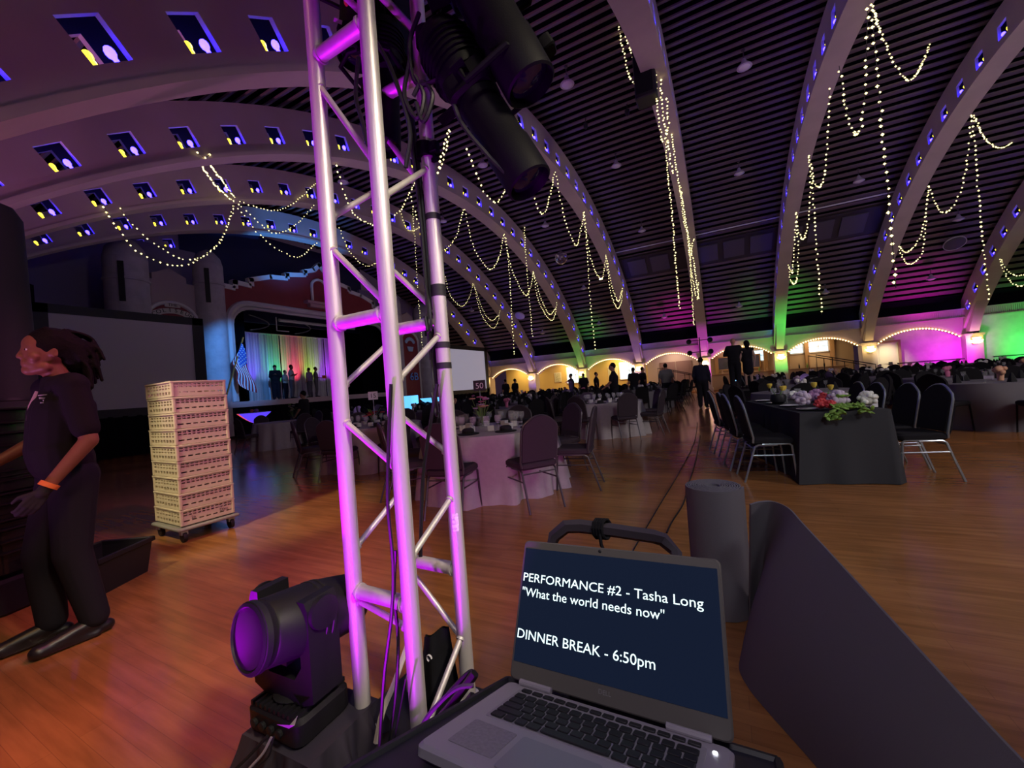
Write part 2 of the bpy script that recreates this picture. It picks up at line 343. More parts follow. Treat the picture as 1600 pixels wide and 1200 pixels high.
def rib_mesh():
    b, ins = MB(), MB(); br = [-TMAX]
    for t in ths: br += [t - HW, t + HW]
    br.append(TMAX)
    fine = [(br[i], br[i + 1], i % 2 == 1) for i in range(len(br) - 1)]
    rs = [RI, R1, R2, RO]; IN = TH - .07
    for sx in (-1, 1):
        for dst, x in ((b, sx * TH), (ins, sx * IN)):
            for a, c, win in fine:
                for q in range(3):
                    if win and q == 1: continue
                    P = [(x, *arc(a, rs[q])), (x, *arc(c, rs[q])), (x, *arc(c, rs[q + 1])), (x, *arc(a, rs[q + 1]))]
                    dst.add(P, [(0, 1, 2, 3) if sx < 0 else (3, 2, 1, 0)])
        for a, c, win in fine:
            if win:
                for (p, q, r, s) in ((a, R1, c, R1), (c, R1, c, R2), (c, R2, a, R2), (a, R2, a, R1)):
                    b.add([(sx * IN, *arc(p, q)), (sx * IN, *arc(r, s)), (sx * TH, *arc(r, s)), (sx * TH, *arc(p, q))], [(0, 1, 2, 3)])
    for a, c, win in fine:
        for r, fl_ in ((RI, 0), (RO, 1)):
            b.add([(-TH, *arc(a, r)), (TH, *arc(a, r)), (TH, *arc(c, r)), (-TH, *arc(c, r))], [(0, 1, 2, 3) if not fl_ else (3, 2, 1, 0)])
        for r in (RI + .06, RO - .06):
            ins.add([(-IN, *arc(a, r)), (IN, *arc(a, r)), (IN, *arc(c, r)), (-IN, *arc(c, r))], [(0, 1, 2, 3)])
    N = 70
    for sx in (-1, 1):
        A = [(sx * (TH + .035), *arc(-TMAX + 2 * TMAX * i / N, RI - .03)) for i in range(N + 1)]
        B = [(sx * (TH + .035), *arc(-TMAX + 2 * TMAX * i / N, RI + .05)) for i in range(N + 1)]
        Cc = [(0, *arc(-TMAX + 2 * TMAX * i / N, RI - .03)) for i in range(N + 1)]
        D = [(0, *arc(-TMAX + 2 * TMAX * i / N, RI + .05)) for i in range(N + 1)]
        b.ribbon(A, B); b.ribbon(A, Cc); b.ribbon(B, D)
    return b.mesh('arch_rib', CREAM, False), ins.mesh('rib_inside', DARKW, False)  # dark inner faces stand in for shade inside the hollow rib
RM, RIN = rib_mesh()
yb = MB().ball((0, 0, .065), .037, 8, 6, (1, 1, 1.3)).lathe([(.022, -.02), (.022, .03), (.016, .03)], 8).mesh('yellow_lamp', YBULB)
bb = MB().ball((0, 0, .07), .046, 8, 6, (1, 1, 1.25)).lathe([(.022, -.02), (.022, .03), (.016, .03)], 8).mesh('blue_lamp', BBULB)
for X, nm in zip(RIBX, RIBN):
    rb = thing('arch_rib', (X, 0, 0), 'cream arched roof rib with square lamp openings, ' + nm, None, kind='structure')
    part('rib_beam', RM, rb); part('rib_inside_shade', RIN, rb)
    s = 1 if X < 0 else -1
    for t in ths:
        for me, dt, dx in ((yb, -.0075, .20), (bb, .0035, .19)):
            y, z = arc(t + dt, R1 + .015)
            o = part(me.name, me, rb); o.location = (dx * s, y, z); o.rotation_euler = (-t, 0, 0)
cp = MB().tube([(-5.0, 22.93, 8.29), (7.1, 22.93, 8.29)], .035, 6).obj('trim_1', WHITE); tag(cp, 'thin white conduit running along the ceiling boards', kind='structure')
# ventilation band under the conduit
vb = thing('vent_band', (0, CY, CZ), 'dark ventilation band with square panels set in the ceiling', None, kind='structure')
ta, tb = math.asin((23.55 - CY) / 20.4), math.asin((25.0 - CY) / 20.4)
def band(x0, x1, r0, r1, a, b_):
    m = MB(); N = 4
    for i in range(N):
        p, q = a + (b_ - a) * i / N, a + (b_ - a) * (i + 1) / N
        vs = [(x, r * math.sin(t), r * math.cos(t)) for x in (x0, x1) for r in (r0, r1) for t in (p, q)]
        m.add(vs, [(0, 1, 3, 2), (4, 6, 7, 5), (0, 4, 5, 1), (2, 3, 7, 6), (0, 2, 6, 4), (1, 5, 7, 3)])
    return m
band(-4.9, 7.0, 20.43, 20.50, ta, tb).obj('band_board', DARKW, vb, smooth=False)
PANEL = mat('grey_vent_panel', (.10, .085, .10), .7)
for i in range(9):
    x = -4.4 + i * 1.22
    if -1.6 < x + .5 < -.4: continue
    band(x, x + .95, 20.37, 20.43, ta + .012, tb - .012).obj('vent_panel', PANEL, vb, smooth=False)
# ------------------------------------------------------------------ far arcade wall (Y = 29.6)
WY = 28.93
fw = thing('wall_far', (0, WY, 0), 'long cream arcade wall with shallow arches below the ceiling', None, kind='structure')
ZT, ZS, ZC = 3.05, 2.10, 2.68
def bay_arch(x0, x1, zs=ZS, zc=ZC, n=20):
    mid, h = (x0 + x1) / 2, (x1 - x0) / 2; rise = zc - zs; R = (h * h + rise * rise) / (2 * rise)
    return [(x0 + (x1 - x0) * i / n, zc - R + math.sqrt(R * R - (x0 + (x1 - x0) * i / n - mid) ** 2)) for i in range(n + 1)]
bounds = RIBX[1:]
for a, b_ in zip(RIBX[:-1], RIBX[1:]):
    ar = bay_arch(a + .45, b_ - .45)
    poly = [(a, ZS - .02)] + ar + [(b_, ZS - .02), (b_, ZT), (a, ZT)]
    MB().prism(poly, (0, WY, 0), (1, 0, 0), (0, 0, 1), (0, .45, 0)).obj('spandrel', CREAM, fw, world=True, smooth=False)
for X in RIBX[1:]:
    MB().box((X, WY + .1, 1.08), (.62, .75, 2.16)).box((X, WY + .1, 2.14), (.74, .86, .1)).box((X, WY + .1, .12), (.72, .84, .24)).obj('pilaster', CREAM, fw, world=True, smooth=False)
    # flared bracket where the rib meets the wall
    MB().prism([(27.6, 3.95), (28.93, 4.1), (28.93, 2.3), (28.6, 2.3)], (X - .18, 0, 0), (0, 1, 0), (0, 0, 1), (.36, 0, 0)).obj('rib_bracket', CREAM, fw, world=True, smooth=False)
# cornice: boarded face with battens
cor = thing('trim_2', (0, WY, 3.25), 'pale slatted cornice running along the top of the arcade wall', None, kind='structure')
MB().box((-1, WY + .1, 3.25), (40, .5, .40)).box((-1, WY - .18, 3.46), (40, .14, .06)).box((-1, WY - .18, 3.04), (40, .12, .05)).obj('cornice_board', CREAM, cor, world=True, smooth=False)
sl = MB()
for i in range(520): sl.box((-20.4 + i * .07, WY - .165, 3.25), (.03, .03, .38))
tag(sl.obj('slat', CREAM, cor, world=True, smooth=False), kind='stuff')
dk = MB().box((-1, WY + .35, 3.85), (40, .5, .80)).obj('wall_far_upper', VOIDM, smooth=False); tag(dk, 'black band of wall between cornice and ceiling boards', kind='structure')
# arch bulbs, one string of bulbs per arch
MARQ = mat('marquee_bulb', (1, .9, .7), .4, emit=(1, .62, .26), es=6, sample=False)
BAYN = ['the first lit bay by the right screen', 'the second lit bay', 'the third lit bay', 'the bay with the double doors', 'the bay with the framed mirror', 'the bay with stair rails', 'the magenta wall bay']
for (a, b_), nm in zip(list(zip(RIBX[1:-1], RIBX[2:])), BAYN):
    t = thing('arch_light_string', (a, WY, 0), 'warm round bulbs edging the arch over ' + nm, 'string light', 'bulb rows along the arcade arches')
    ar = bay_arch(a + .45, b_ - .45, ZS, ZC, 26)
    MB().tube([(x, WY - .03, z - .02) for x, z in ar], .015, 5).obj('cable', WIRE, t, world=True)
    q = MB()
    for x, z in ar: q.ball((x, WY - .06, z + .01), 0.036, 6, 4)
    tag(q.obj('bulbs', MARQ, t, world=True), kind='stuff')
# sconces on the pilasters
SHADE = mat('glowing_sconce_glass', (1, .9, .6), .4, emit=(1, .70, .25), es=9)
BRASS = mat('brass', (.55, .36, .10), .35, .9)
for X, nm in zip(RIBX[1:], ['the pilaster beside the right screen', 'the first pilaster past the right screen', 'the green lit pilaster behind far tables', 'the pilaster right of the third lit bay', 'the magenta lit pilaster',
                            'the bright green pilaster', 'the pilaster left of the white door', 'the pilaster between magenta and green walls']):
    t = thing('wall_sconce', (X, WY - .30, 1.82), 'two tier brass wall sconce glowing amber on ' + nm, 'sconce', 'sconces along the arcade')
    MB().box((0, -.02, 0), (.22, .06, .34)).tube([(0, -.02, -.1), (0, -.12, -.14), (0, -.16, -.04)], .015, 6).obj('bracket', BRASS, t)
    MB().lathe([(.05, -.13), (.19, -.06), (.22, .04), (.20, .05)], 12, None, (0, -.18, -.02)).obj('lower_shade', SHADE, t)
    MB().lathe([(.13, .0), (.16, .09), (.15, .10)], 12, None, (0, -.18, .06)).obj('upper_shade', SHADE, t)
# gallery behind the arches
GALW = mat('ochre_gallery_wall', (.62, .47, .22), .8); TANW = mat('tan_gallery_wall', (.50, .36, .22), .8); PINKW = mat('pale_rose_wall', (.50, .40, .42), .8)
GY = 31.7
for i, (a, b_, mm, nm) in enumerate(((-16, -11.8, GALW, 'first'), (-11.8, -7.5, GALW, 'second'), (-7.5, -3.4, GALW, 'third'), (-3.4, .8, PINKW, 'fourth'), (.8, 5.06, TANW, 'fifth'), (5.06, 9.3, TANW, 'sixth'))):
    tag(MB().box(((hx(a) + hx(b_)) / 2, GY + .1, 1.55), (hx(b_) - hx(a), .2, 3.1)).obj('wall_gallery', mm, smooth=False), f'painted wall at the back of the {nm} gallery bay', kind='structure')
tag(MB().box((-6.5, 30.3, 3.12), (31, 3, .06)).obj('ceiling_gallery', CREAM, smooth=False), 'flat plaster ceiling over the gallery behind the arches', kind='structure')
tag(MB().box((-6.5, 30.4, .02), (31, 2.9, .04)).obj('floor_gallery', WOOD, smooth=False), 'wooden floor of the gallery behind the arches', kind='structure')
# solid walls in the last two bays
tag(MB().box((hx(11.45), WY + .3, 1.3), (4.3, .2, 2.7)).obj('wall_panel', STUCCO, smooth=False), 'rough plaster wall washed in magenta under the last arch', kind='structure')
tag(MB().box((hx(17.2), WY + .15, 1.6), (6.4, .3, 3.2)).obj('wall_green', STUCCO, smooth=False), 'rough stucco wall washed in green at the far right', kind='structure')
MB_ = MB().box((hx(12.2), WY - .02, .95), (3.2, .08, .06)); tag(MB_.obj('trim_3', DARKW, smooth=False), 'dark chair rail along the magenta wall', kind='structure')
tag(MB().box((hx(16.6), WY - .04, .95), (4.4, .08, .06)).obj('trim_4', DARKW, smooth=False), 'dark chair rail along the green wall', kind='structure')
tg = thing('wall_box', (hx(15.6), WY - .04, 1.4), 'small dark twin switch box on the green wall', 'switch box')
MB().box((0, 0, 0), (.20, .08, .34)).obj('switch_plate', BLACK, tg, smooth=False); MB().box((.24, 0, 0), (.05, .06, .30)).obj('conduit', BLACK, tg, smooth=False)
# white door
DOORW = mat('cream_painted_door', (.78, .72, .55), .5)
d = thing('door_1', (7.95, WY - .02, 0), 'cream panelled door between pilaster and magenta wall', None, kind='structure')
MB().box((0, .06, 1.05), (.92, .06, 2.1)).obj('door_leaf', DOORW, d, smooth=False)
MB().box((0, .02, 1.45), (.66, .03, .95)).obj('door_panel', DOORW, d, smooth=False); MB().box((0, .02, .5), (.66, .03, .7)).obj('door_panel', DOORW, d, smooth=False)
MB().box((-.52, .02, 1.08), (.10, .12, 2.16)).box((.52, .02, 1.08), (.10, .12, 2.16)).box((0, .02, 2.17), (1.14, .12, .10)).obj('door_frame', mat('tan_frame', (.35, .2, .12), .6), d, smooth=False)
MB().box((.1, -.02, .98), (.16, .05, .16)).obj('door_plate', BLACK, d, smooth=False)
# gallery windows
SKYW = mat('daylit_window_glass', (.6, .8, 1), .3, emit=(.55, .82, 1.0), es=1.1)
OAK = mat('honey_oak', (.36, .20, .08), .5)
def gwin(n, x, z, wd, h, nx, nz, lab):
    t = thing('window_%d' % n, (hx(x), GY - .02, z), lab, None, kind='structure')
    fr = MB()
    for sx in (-1, 1): fr.box((sx * (wd / 2 + .03), 0, 0), (.06, .08, h + .12))
    for sz in (-1, 1): fr.box((0, 0, sz * (h / 2 + .03)), (wd + .12, .08, .06))
    fr.obj('window_frame', WHITE, t, smooth=False)
    for i in range(1, nx): MB().box((-wd / 2 + wd * i / nx, 0, 0), (.035, .06, h)).obj('mullion', WHITE, t, smooth=False)
    for i in range(1, nz): MB().box((0, 0, -h / 2 + h * i / nz), (wd, .06, .035)).obj('mullion', WHITE, t, smooth=False)
    for i in range(nx):
        for j in range(nz): MB().box((-wd / 2 + wd * (i + .5) / nx, .01, -h / 2 + h * (j + .5) / nz), (wd / nx - .03, .02, h / nz - .03)).obj('window_pane', SKYW, t, smooth=False)
gwin(1, -9.3, 1.85, 1.45, 1.3, 2, 2, 'daylit window with white bars in the second lit bay')
gwin(2, -4.8, 1.85, 1.45, 1.3, 2, 2, 'daylit window with white bars in the third lit bay')
gwin(3, 6.3, 2.35, .7, .65, 1, 2, 'narrow upper daylit window, left of the pair above the stair bay')
gwin(4, 7.5, 2.35, 1.0, .65, 2, 2, 'wider upper daylit window, right of the pair above the stair bay')
gwin(5, 4.2, 2.1, .8, .7, 1, 2, 'small daylit window beside the bright green pilaster')
# timber posts, framed mirrors, low counter in the tan bays
for i, (x, z0, z1) in enumerate(((1.45, 0, 2.4), (2.85, 0, 2.4), (4.5, 0, 2.5), (5.75, 0, 2.5), (6.85, 0, 2.7), (8.2, 0, 2.7))):
    tag(MB().box((hx(x), GY - .12, (z0 + z1) / 2), (.22, .16, z1 - z0)).box((hx(x), GY - .12, z1), (.30, .2, .08)).obj('trim_%d' % (5 + i), OAK, smooth=False), 'honey oak post on the tan gallery wall, number %s along it' % ['one', 'two', 'three', 'four', 'five', 'six'][i], kind='structure')
MIRR = mat('mirror_glass', (.55, .55, .6), .08, .9)
for x, wd, lab in ((2.15, 1.1, 'wide mirror in honey oak frame behind the couple'), (3.65, .9, 'framed mirror beside the small daylit window')):
    t = thing('wall_mirror', (hx(x), GY - .06, 1.75), lab, 'mirror')
    MB().box((0, 0, 0), (wd, .04, .8)).obj('glass', MIRR, t, smooth=False)
    MB().box((0, -.02, .44), (wd + .16, .06, .08)).box((0, -.02, -.44), (wd + .16, .06, .08)).box((-wd / 2 - .04, -.02, 0), (.08, .06, .9)).box((wd / 2 + .04, -.02, 0), (.08, .06, .9)).obj('frame', OAK, t, smooth=False)
t = thing('bar_counter', (hx(4.6), 30.2, 0), 'long rose brown bar counter behind the far tables', 'counter')
MB().box((0, 0, .5), (7.4, .6, 1.0)).obj('counter_front', TANW, t, smooth=False); MB().box((0, -.02, 1.03), (7.6, .74, .06)).obj('counter_top', OAK, t, smooth=False)
for i in range(14):
    bt = MB().lathe([(.04, 0), (.045, .16), (.018, .22), (.016, .30), (0, .30)], 8).obj('bottle', [GLASS, BLACK, GREEN][i % 3], loc=(hx(1.8) + .42 * i, 30.3 + .1 * (i % 2), 1.06))
    tag(bt, 'small bottle standing on the long bar counter', 'bottle', 'bottles on the bar counter')
for x in (-1.9, -.75):
    t = thing('door_2' if x < -1.5 else 'door_3', (hx(x), GY - .04, 0), 'dark rose door leaf, ' + ('left' if x < -1.5 else 'right') + ' one of the pair in the rose bay', None, kind='structure')
    DR = mat('dull_rose_door', (.22, .13, .15), .6)
    MB().box((0, 0, 1.1), (1.05, .06, 2.2)).obj('door_leaf', DR, t, smooth=False)
    for z in (.55, 1.55): MB().box((0, -.035, z), (.7, .03, .75)).obj('door_panel', DR, t, smooth=False)
for x, z, wd, h, lab in ((-5.5 - .6, 1.75, .75, 1.0, 'white framed notice board in the third lit bay'), (-13.2, 1.7, .9, .7, 'pale framed poster in the first lit bay'), (-10.9, 1.75, .6, .8, 'pale notice pinned up in the second lit bay')):
    t = thing('notice_board', (hx(x), GY - .04, z), lab, 'notice')
    MB().box((0, 0, 0), (wd, .04, h)).obj('frame', WHITE, t, smooth=False); MB().box((0, -.025, 0), (wd - .12, .02, h - .12)).obj('sheet', mat('notice_sheet', (.5, .5, .42), .8, var=.4, vs=12), t, smooth=False)
# stair rails in front of the gallery
for x, lab in ((7.3, 'black stair handrail sloping down in front of the tan bay'), (-1.2, 'black stair handrail sloping down before the rose bay')):
    t = thing('stair_rail', (hx(x), 28.2, 0), lab, 'handrail')
    for k, dy in ((0, 0), (1, -.4)):
        MB().tube([(-.9 + .3 * k, dy, 0), (-.9 + .3 * k, dy, 1.75), (1.6 + .3 * k, dy, 1.0), (1.6 + .3 * k, dy, .0)], .03, 6).obj('rail', BLACK, t)
        for xx in (-.2, .7): MB().tube([(xx + .3 * k, dy, 0), (xx + .3 * k, dy, 1.75 - (xx + .9) * .3)], .02, 6).obj('baluster', BLACK, t)
# ------------------------------------------------------------------ stage end: wall, castle facade, stage
EX, FX = -20.9, -18.6
PRE = set(bpy.data.objects)
PURW = mat('mauve_end_wall', (.30, .24, .36), .8)
tag(MB().box((EX, 5.2, 4.5), (.2, 10.4, 9)).obj('wall_end_near', PURW, smooth=False), 'mauve end wall left of the stage, behind the towers', kind='structure')
tag(MB().box((EX, 24.7, 4.5), (.2, 9.9, 9)).obj('wall_end_far', PURW, smooth=False), 'mauve end wall right of the stage', kind='structure')
tag(MB().box((EX - .2, 15, 8.4), (.2, 10.2, 5.0)).obj('wall_end_upper', mat('midnight_wall', (.03, .03, .09), .8), smooth=False), 'midnight blue wall above the stage front', kind='structure')
# proscenium facade: outline with rounded opening
def roundtop(y0, y1, z0, z1, r, n=6):
    L = [(y0, z0)]
    L += [(y0 + r - r * math.cos(PI / 2 * i / n), z1 - r + r * math.sin(PI / 2 * i / n)) for i in range(n + 1)]
    L += [(y1 - r + r * math.sin(PI / 2 * i / n), z1 - r + r * math.cos(PI / 2 * i / n)) for i in range(n + 1)]
    return L + [(y1, z0)]
op = roundtop(10.45, 19.75, 1.55, 6.25, .9)
half = [(10.2, 7.0), (10.75, 6.95), (10.75, 7.25), (11.45, 7.20), (11.45, 7.5), (12.4, 7.85), (13.2, 7.95), (13.2, 8.15), (14.2, 8.35), (14.2, 8.55), (14.75, 8.75), (15.1, 9.15)]
topl = half + [(30.2 - y, z) for y, z in half[-2::-1]]
fac = thing('stage_facade', (FX, 15, 0), 'oxblood mission style stage front with white scalloped parapet', None, kind='structure')
seg = [(10.2, 1.55)] + op[:1]
MB().prism([(10.2, 1.55)] + op[:len(op) // 2] + [(15.1, 6.25)] + half[::-1], (FX, 0, 0), (0, 1, 0), (0, 0, 1), (-.35, 0, 0)).obj('parapet', RED, fac, world=True, smooth=False)
MB().prism([(20.0, 1.55)] + op[:len(op) // 2 - 1:-1] + [(15.1, 6.25)] + [(30.2 - y, z) for y, z in half[::-1]], (FX, 0, 0), (0, 1, 0), (0, 0, 1), (-.35, 0, 0)).obj('parapet', RED, fac, world=True, smooth=False)
tp = MB()
for (a, b_) in zip(topl[:-1], topl[1:]):
    a = Vector((FX + .05, a[0], a[1])); b_ = Vector((FX + .05, b_[0], b_[1])); dd = (b_ - a)
    if dd.length < .05: continue
    u = dd.normalized(); v = Vector((0, -u.z, u.y)); 
    if v.z < 0: v = -v
    tp.prism([(-.05, -.16), (dd.length + .05, -.16), (dd.length + .05, .06), (-.05, .06)], a, u, v, (-.30, 0, 0))
tp.obj('coping', WHITE, fac, world=True, smooth=False)
MB().tube([(FX + .02, y, z) for y, z in op], .15, 8).tube([(FX - .12, y + (.16 if y < 15 else -.16), z - (.16 if z > 2 else 0)) for y, z in op], .10, 8).obj('proscenium_moulding', mat('pale_moulding', (.55, .50, .52), .5), fac, world=True)
# central niche and keystone ledge
MB().tube([(FX + .04, 14.55, 6.95), (FX + .04, 14.55, 7.7)] + [(FX + .04, 15.0 - .45 * math.cos(PI * i / 8), 7.75 + .45 * math.sin(PI * i / 8)) for i in range(9)] + [(FX + .04, 15.45, 6.95)], .075, 6).obj('niche_arch', WHITE, fac, world=True)
MB().box((FX + .10, 15, 6.78), (.5, 1.9, .14)).box((FX + .06, 15, 6.62), (.4, 1.5, .18)).obj('niche_sill', mat('rose_stone', (.42, .25, .27), .7), fac, world=True, smooth=False)
# towers and side pavilions
STONE = mat('castle_stucco', (.46, .42, .46), .85, bump=.8, bs=9, var=.12, vs=3)
def tower(y, r, z1, cone, lab, n=18):
    t = thing('castle_tower', (FX, y, 0), lab, None, kind='structure')
    MB().lathe([(r, 0), (r, z1 - .9), (r + .04, z1 - .88), (r + .04, z1 - .80), (r, z1 - .78), (r, z1)], n).obj('tower_shaft', STONE, t)
    MB().lathe([(r, z1), (r * .86, z1 + cone * .45), (r * .5, z1 + cone * .8), (0.02, z1 + cone)], n).obj('tower_cap', STONE, t)
    a = -.55
    MB().box((r * math.cos(a) + .0, r * math.sin(a), z1 - 1.0), (.08, .16, 1.5), Matrix.Rotation(a, 3, 'Z')).obj('slit_window', BLACK, t, smooth=False)
tower(9.78, .52, 7.7, .75, 'round stucco tower beside the stage opening, lit blue')
tower(7.15, .62, 7.3, .9, 'wide dim stucco tower behind the left projection screen')
tower(20.35, .52, 7.7, .75, 'round stucco tower on the far side of the stage')
tower(23.2, .62, 7.3, .9, 'wide stucco tower at the far end of the stage front')
for yc, lab in ((8.45, 'near side pavilion with lettered arch sign'), (21.75, 'far side pavilion with crest in an arch')):
    t = thing('side_pavilion', (FX, yc, 0), lab, None, kind='structure')
    pl = [(-1.0, 0), (1.0, 0), (1.0, 6.75), (.55, 6.75), (.55, 7.0), (.25, 7.15), (0, 7.3), (-.25, 7.15), (-.55, 7.0), (-.55, 6.75), (-1.0, 6.75)]
    MB().prism(pl, (-.3, 0, 0), (0, 1, 0), (0, 0, 1), (.25, 0, 0)).obj('pavilion_wall', mat('pavilion_stucco', (.42, .33, .33), .8, bump=.5, bs=10), t, smooth=False)
    MB().prism([(y, z) for y, z in [(-.8, .3), (.8, .3)] + [(.8 * math.cos(PI * i / 12), 5.0 + .8 * math.sin(PI * i / 12)) for i in range(13)]], (-.05, 0, 0), (0, 1, 0), (0, 0, 1), (.03, 0, 0)).obj('arch_panel', RED, t, smooth=False)
    MB().tube([(0, .85, .3)] + [(0, .85 * math.cos(PI * i / 14), 5.0 + .85 * math.sin(PI * i / 14)) for i in range(15)] + [(0, -.85, .3)], .08, 6).obj('arch_rim', WHITE, t)
    IV = mat('ivory_sign', (.62, .58, .50), .6)
    if yc < 15:
        b_ = MB(); N = 12
        for i in range(N):
            a0, a1 = math.radians(150 - 120 * i / N), math.radians(150 - 120 * (i + 1) / N)
            for (r0, r1) in ((.62, .92),):
                P = [(.02, -r * math.cos(a), 4.95 + .7 * r * math.sin(a)) for a in (a0, a1) for r in (r0, r1)]
                P = [(.02, -p[1], p[2]) for p in P]; Q = [(.05, p[1], p[2]) for p in P]
                b_.add(P + Q, [(0, 1, 3, 2), (4, 6, 7, 5), (0, 4, 5, 1), (2, 3, 7, 6)])
        b_.obj('sign_banner', IV, t, smooth=False)
        word = 'COLISEUM'
        for i, chh in enumerate(word):
            a = math.radians(143 - 106 * i / (len(word) - 1)); r = .70
            pos = (.055, r * math.cos(a) * 1.0, 4.95 + .7 * r * math.sin(a)); tilt = (a - PI / 2) * .6
            M = Matrix.Translation(pos) @ Matrix(((0, 0, 1, 0), (1, 0, 0, 0), (0, 1, 0, 0), (0, 0, 0, 1))) @ Matrix.Rotation(tilt, 4, 'Z')
            text(chh, .22, BLACK, t, M, align='CENTER', extrude=.004)
        MB().box((.03, 0, 5.74), (.04, .50, .20)).obj('sign_tab', IV, t, smooth=False)
        M = Matrix.Translation((.055, 0, 5.68)) @ Matrix(((0, 0, 1, 0), (1, 0, 0, 0), (0, 1, 0, 0), (0, 0, 0, 1)))
        text('THE', .17, BLACK, t, M, align='CENTER', extrude=.004)
    else:
        b_ = MB()
        for i in range(7):
            a = math.radians(30 + 20 * i); b_.ball((.03, .42 * math.cos(a), 4.9 + .42 * math.sin(a)), .14, 8, 5, (.3, 1, 1))
        b_.prism([(-.3, 4.75), (.3, 4.75), (.18, 4.4), (-.18, 4.4)], (.0, 0, 0), (0, 1, 0), (0, 0, 1), (.05, 0, 0)).obj('shell_crest', mat('pale_blue_crest', (.35, .5, .7), .6), t, smooth=False)
        M = Matrix.Translation((.055, .15, 2.3)) @ Matrix(((0, 0, 1, 0), (1, 0, 0, 0), (0, 1, 0, 0), (0, 0, 0, 1)))
        text('6B', .8, mat('blue_lettering', (.1, .35, .9), .6), t, M, align='CENTER', extrude=.01)
# stage box
st = thing('stage', (-22, 15, 0), 'raised stage with pale front edge and dark skirt', None, kind='structure')
MB().box((-21.9, 15.1, .78), (7.0, 9.6, 1.5)).obj('stage_floor', mat('black_stage_floor', (.02, .02, .025), .4), st, world=True, smooth=False)
MB().box((-18.25, 15.1, 1.40), (.16, 11.0, .26)).obj('stage_lip', mat('rose_stage_lip', (.50, .40, .42), .5), st, world=True, smooth=False)
sk = MB().grid(lambda a, b: (-18.3 + .04 * math.sin(a * 220), 9.9 + 10.4 * a, .02 + 1.25 * b), 260, 1); sk.obj('stage_skirt', VOIDM, st, world=True)
tag(MB().box((-23.6, 15, 3.6), (.1, 10.4, 7.2)).obj('wall_stage_back', VOIDM, smooth=False), 'black velour wall at the back of the stage', kind='structure')
tag(MB().box((-21.3, 10.1, 3.6), (4.7, .1, 7.2)).obj('wall_stage_near', VOIDM, smooth=False), 'black wing wall on the near side of the stage', kind='structure')
tag(MB().box((-21.3, 20.2, 3.6), (4.7, .1, 7.2)).obj('wall_stage_far', VOIDM, smooth=False), 'black wing wall on the far side of the stage', kind='structure')
tag(MB().box((-21.3, 15, 6.9), (4.7, 10.4, .1)).obj('ceiling_stage', VOIDM, smooth=False), 'black ceiling over the stage', kind='structure')
wl = MB().grid(lambda a, b: (-19.4 + .06 * math.sin(a * 90), 10.3 + 1.2 * a, 1.56 + 4.9 * b), 60, 1).obj('stage_leg_drape', VOIDM); tag(wl, 'black side drape at near edge of the stage', 'drape')
wl = MB().grid(lambda a, b: (-19.6 + .06 * math.sin(a * 110), 18.4 + 1.7 * a, 1.56 + 4.9 * b), 60, 1).obj('stage_leg_drape', VOIDM); tag(wl, 'black side drape at far edge of the stage', 'drape')
SEQ = mat('silver_sequin_curtain', (.72, .70, .74), .45, .25, var=.25, vs=60, stretch=(1, 6, .6))
cu = thing('sequin_curtain', (-22.1, 15.8, 1.56), 'silver shimmer curtain at the back of the stage lit in rainbow colours', 'curtain')
for i in range(6):
    y0 = 13.0 + i * .95 - 15.8
    MB().grid(lambda a, b: (.05 * math.sin((i * 7.3 + a * 6) * PI) + .02 * math.sin(a * 61), y0 + .95 * a, 3.95 * b), 36, 1).obj('curtain_panel', SEQ, cu)
MB().tube([(.02, -2.95, 3.96), (.02, 2.95, 3.96)], .04, 8).obj('curtain_rail', WHITE, cu)
# overhead border with script lettering
t = thing('stage_border', (-20.0, 15, 5.9), 'pale lighting batten and hoop lettering hanging over the stage', 'batten')
MB().tube([(0, -1.4, .05), (0, 3.4, .05)], .09, 8).obj('batten', WHITE, t)
MB().tube([(0, -2.4 + .48 * math.cos(a / 12 * 2 * PI), -.25 + .40 * math.sin(a / 24 * 2 * PI)) for a in range(24)], .03, 6, True).obj('hoop_letter', WHITE, t)
MB().tube([(0, -1.55, .2), (0, -1.55, -.55), (0, -.9, -.55)], .03, 6).obj('stroke_letter', WHITE, t)
MB().tube([(0, -.1 + .48 * math.cos(a / 12 * 2 * PI), -.25 + .40 * math.sin(a / 24 * 2 * PI)) for a in range(24)], .03, 6, True).obj('hoop_letter', WHITE, t)
SM = Matrix.Translation((0, -.57, 1.28 - 1.28 * .925)) @ Matrix.Diagonal((1, 1, .925, 1))
for o in set(bpy.data.objects) - PRE:
    if o.parent is None: o.matrix_basis = SM @ o.matrix_basis
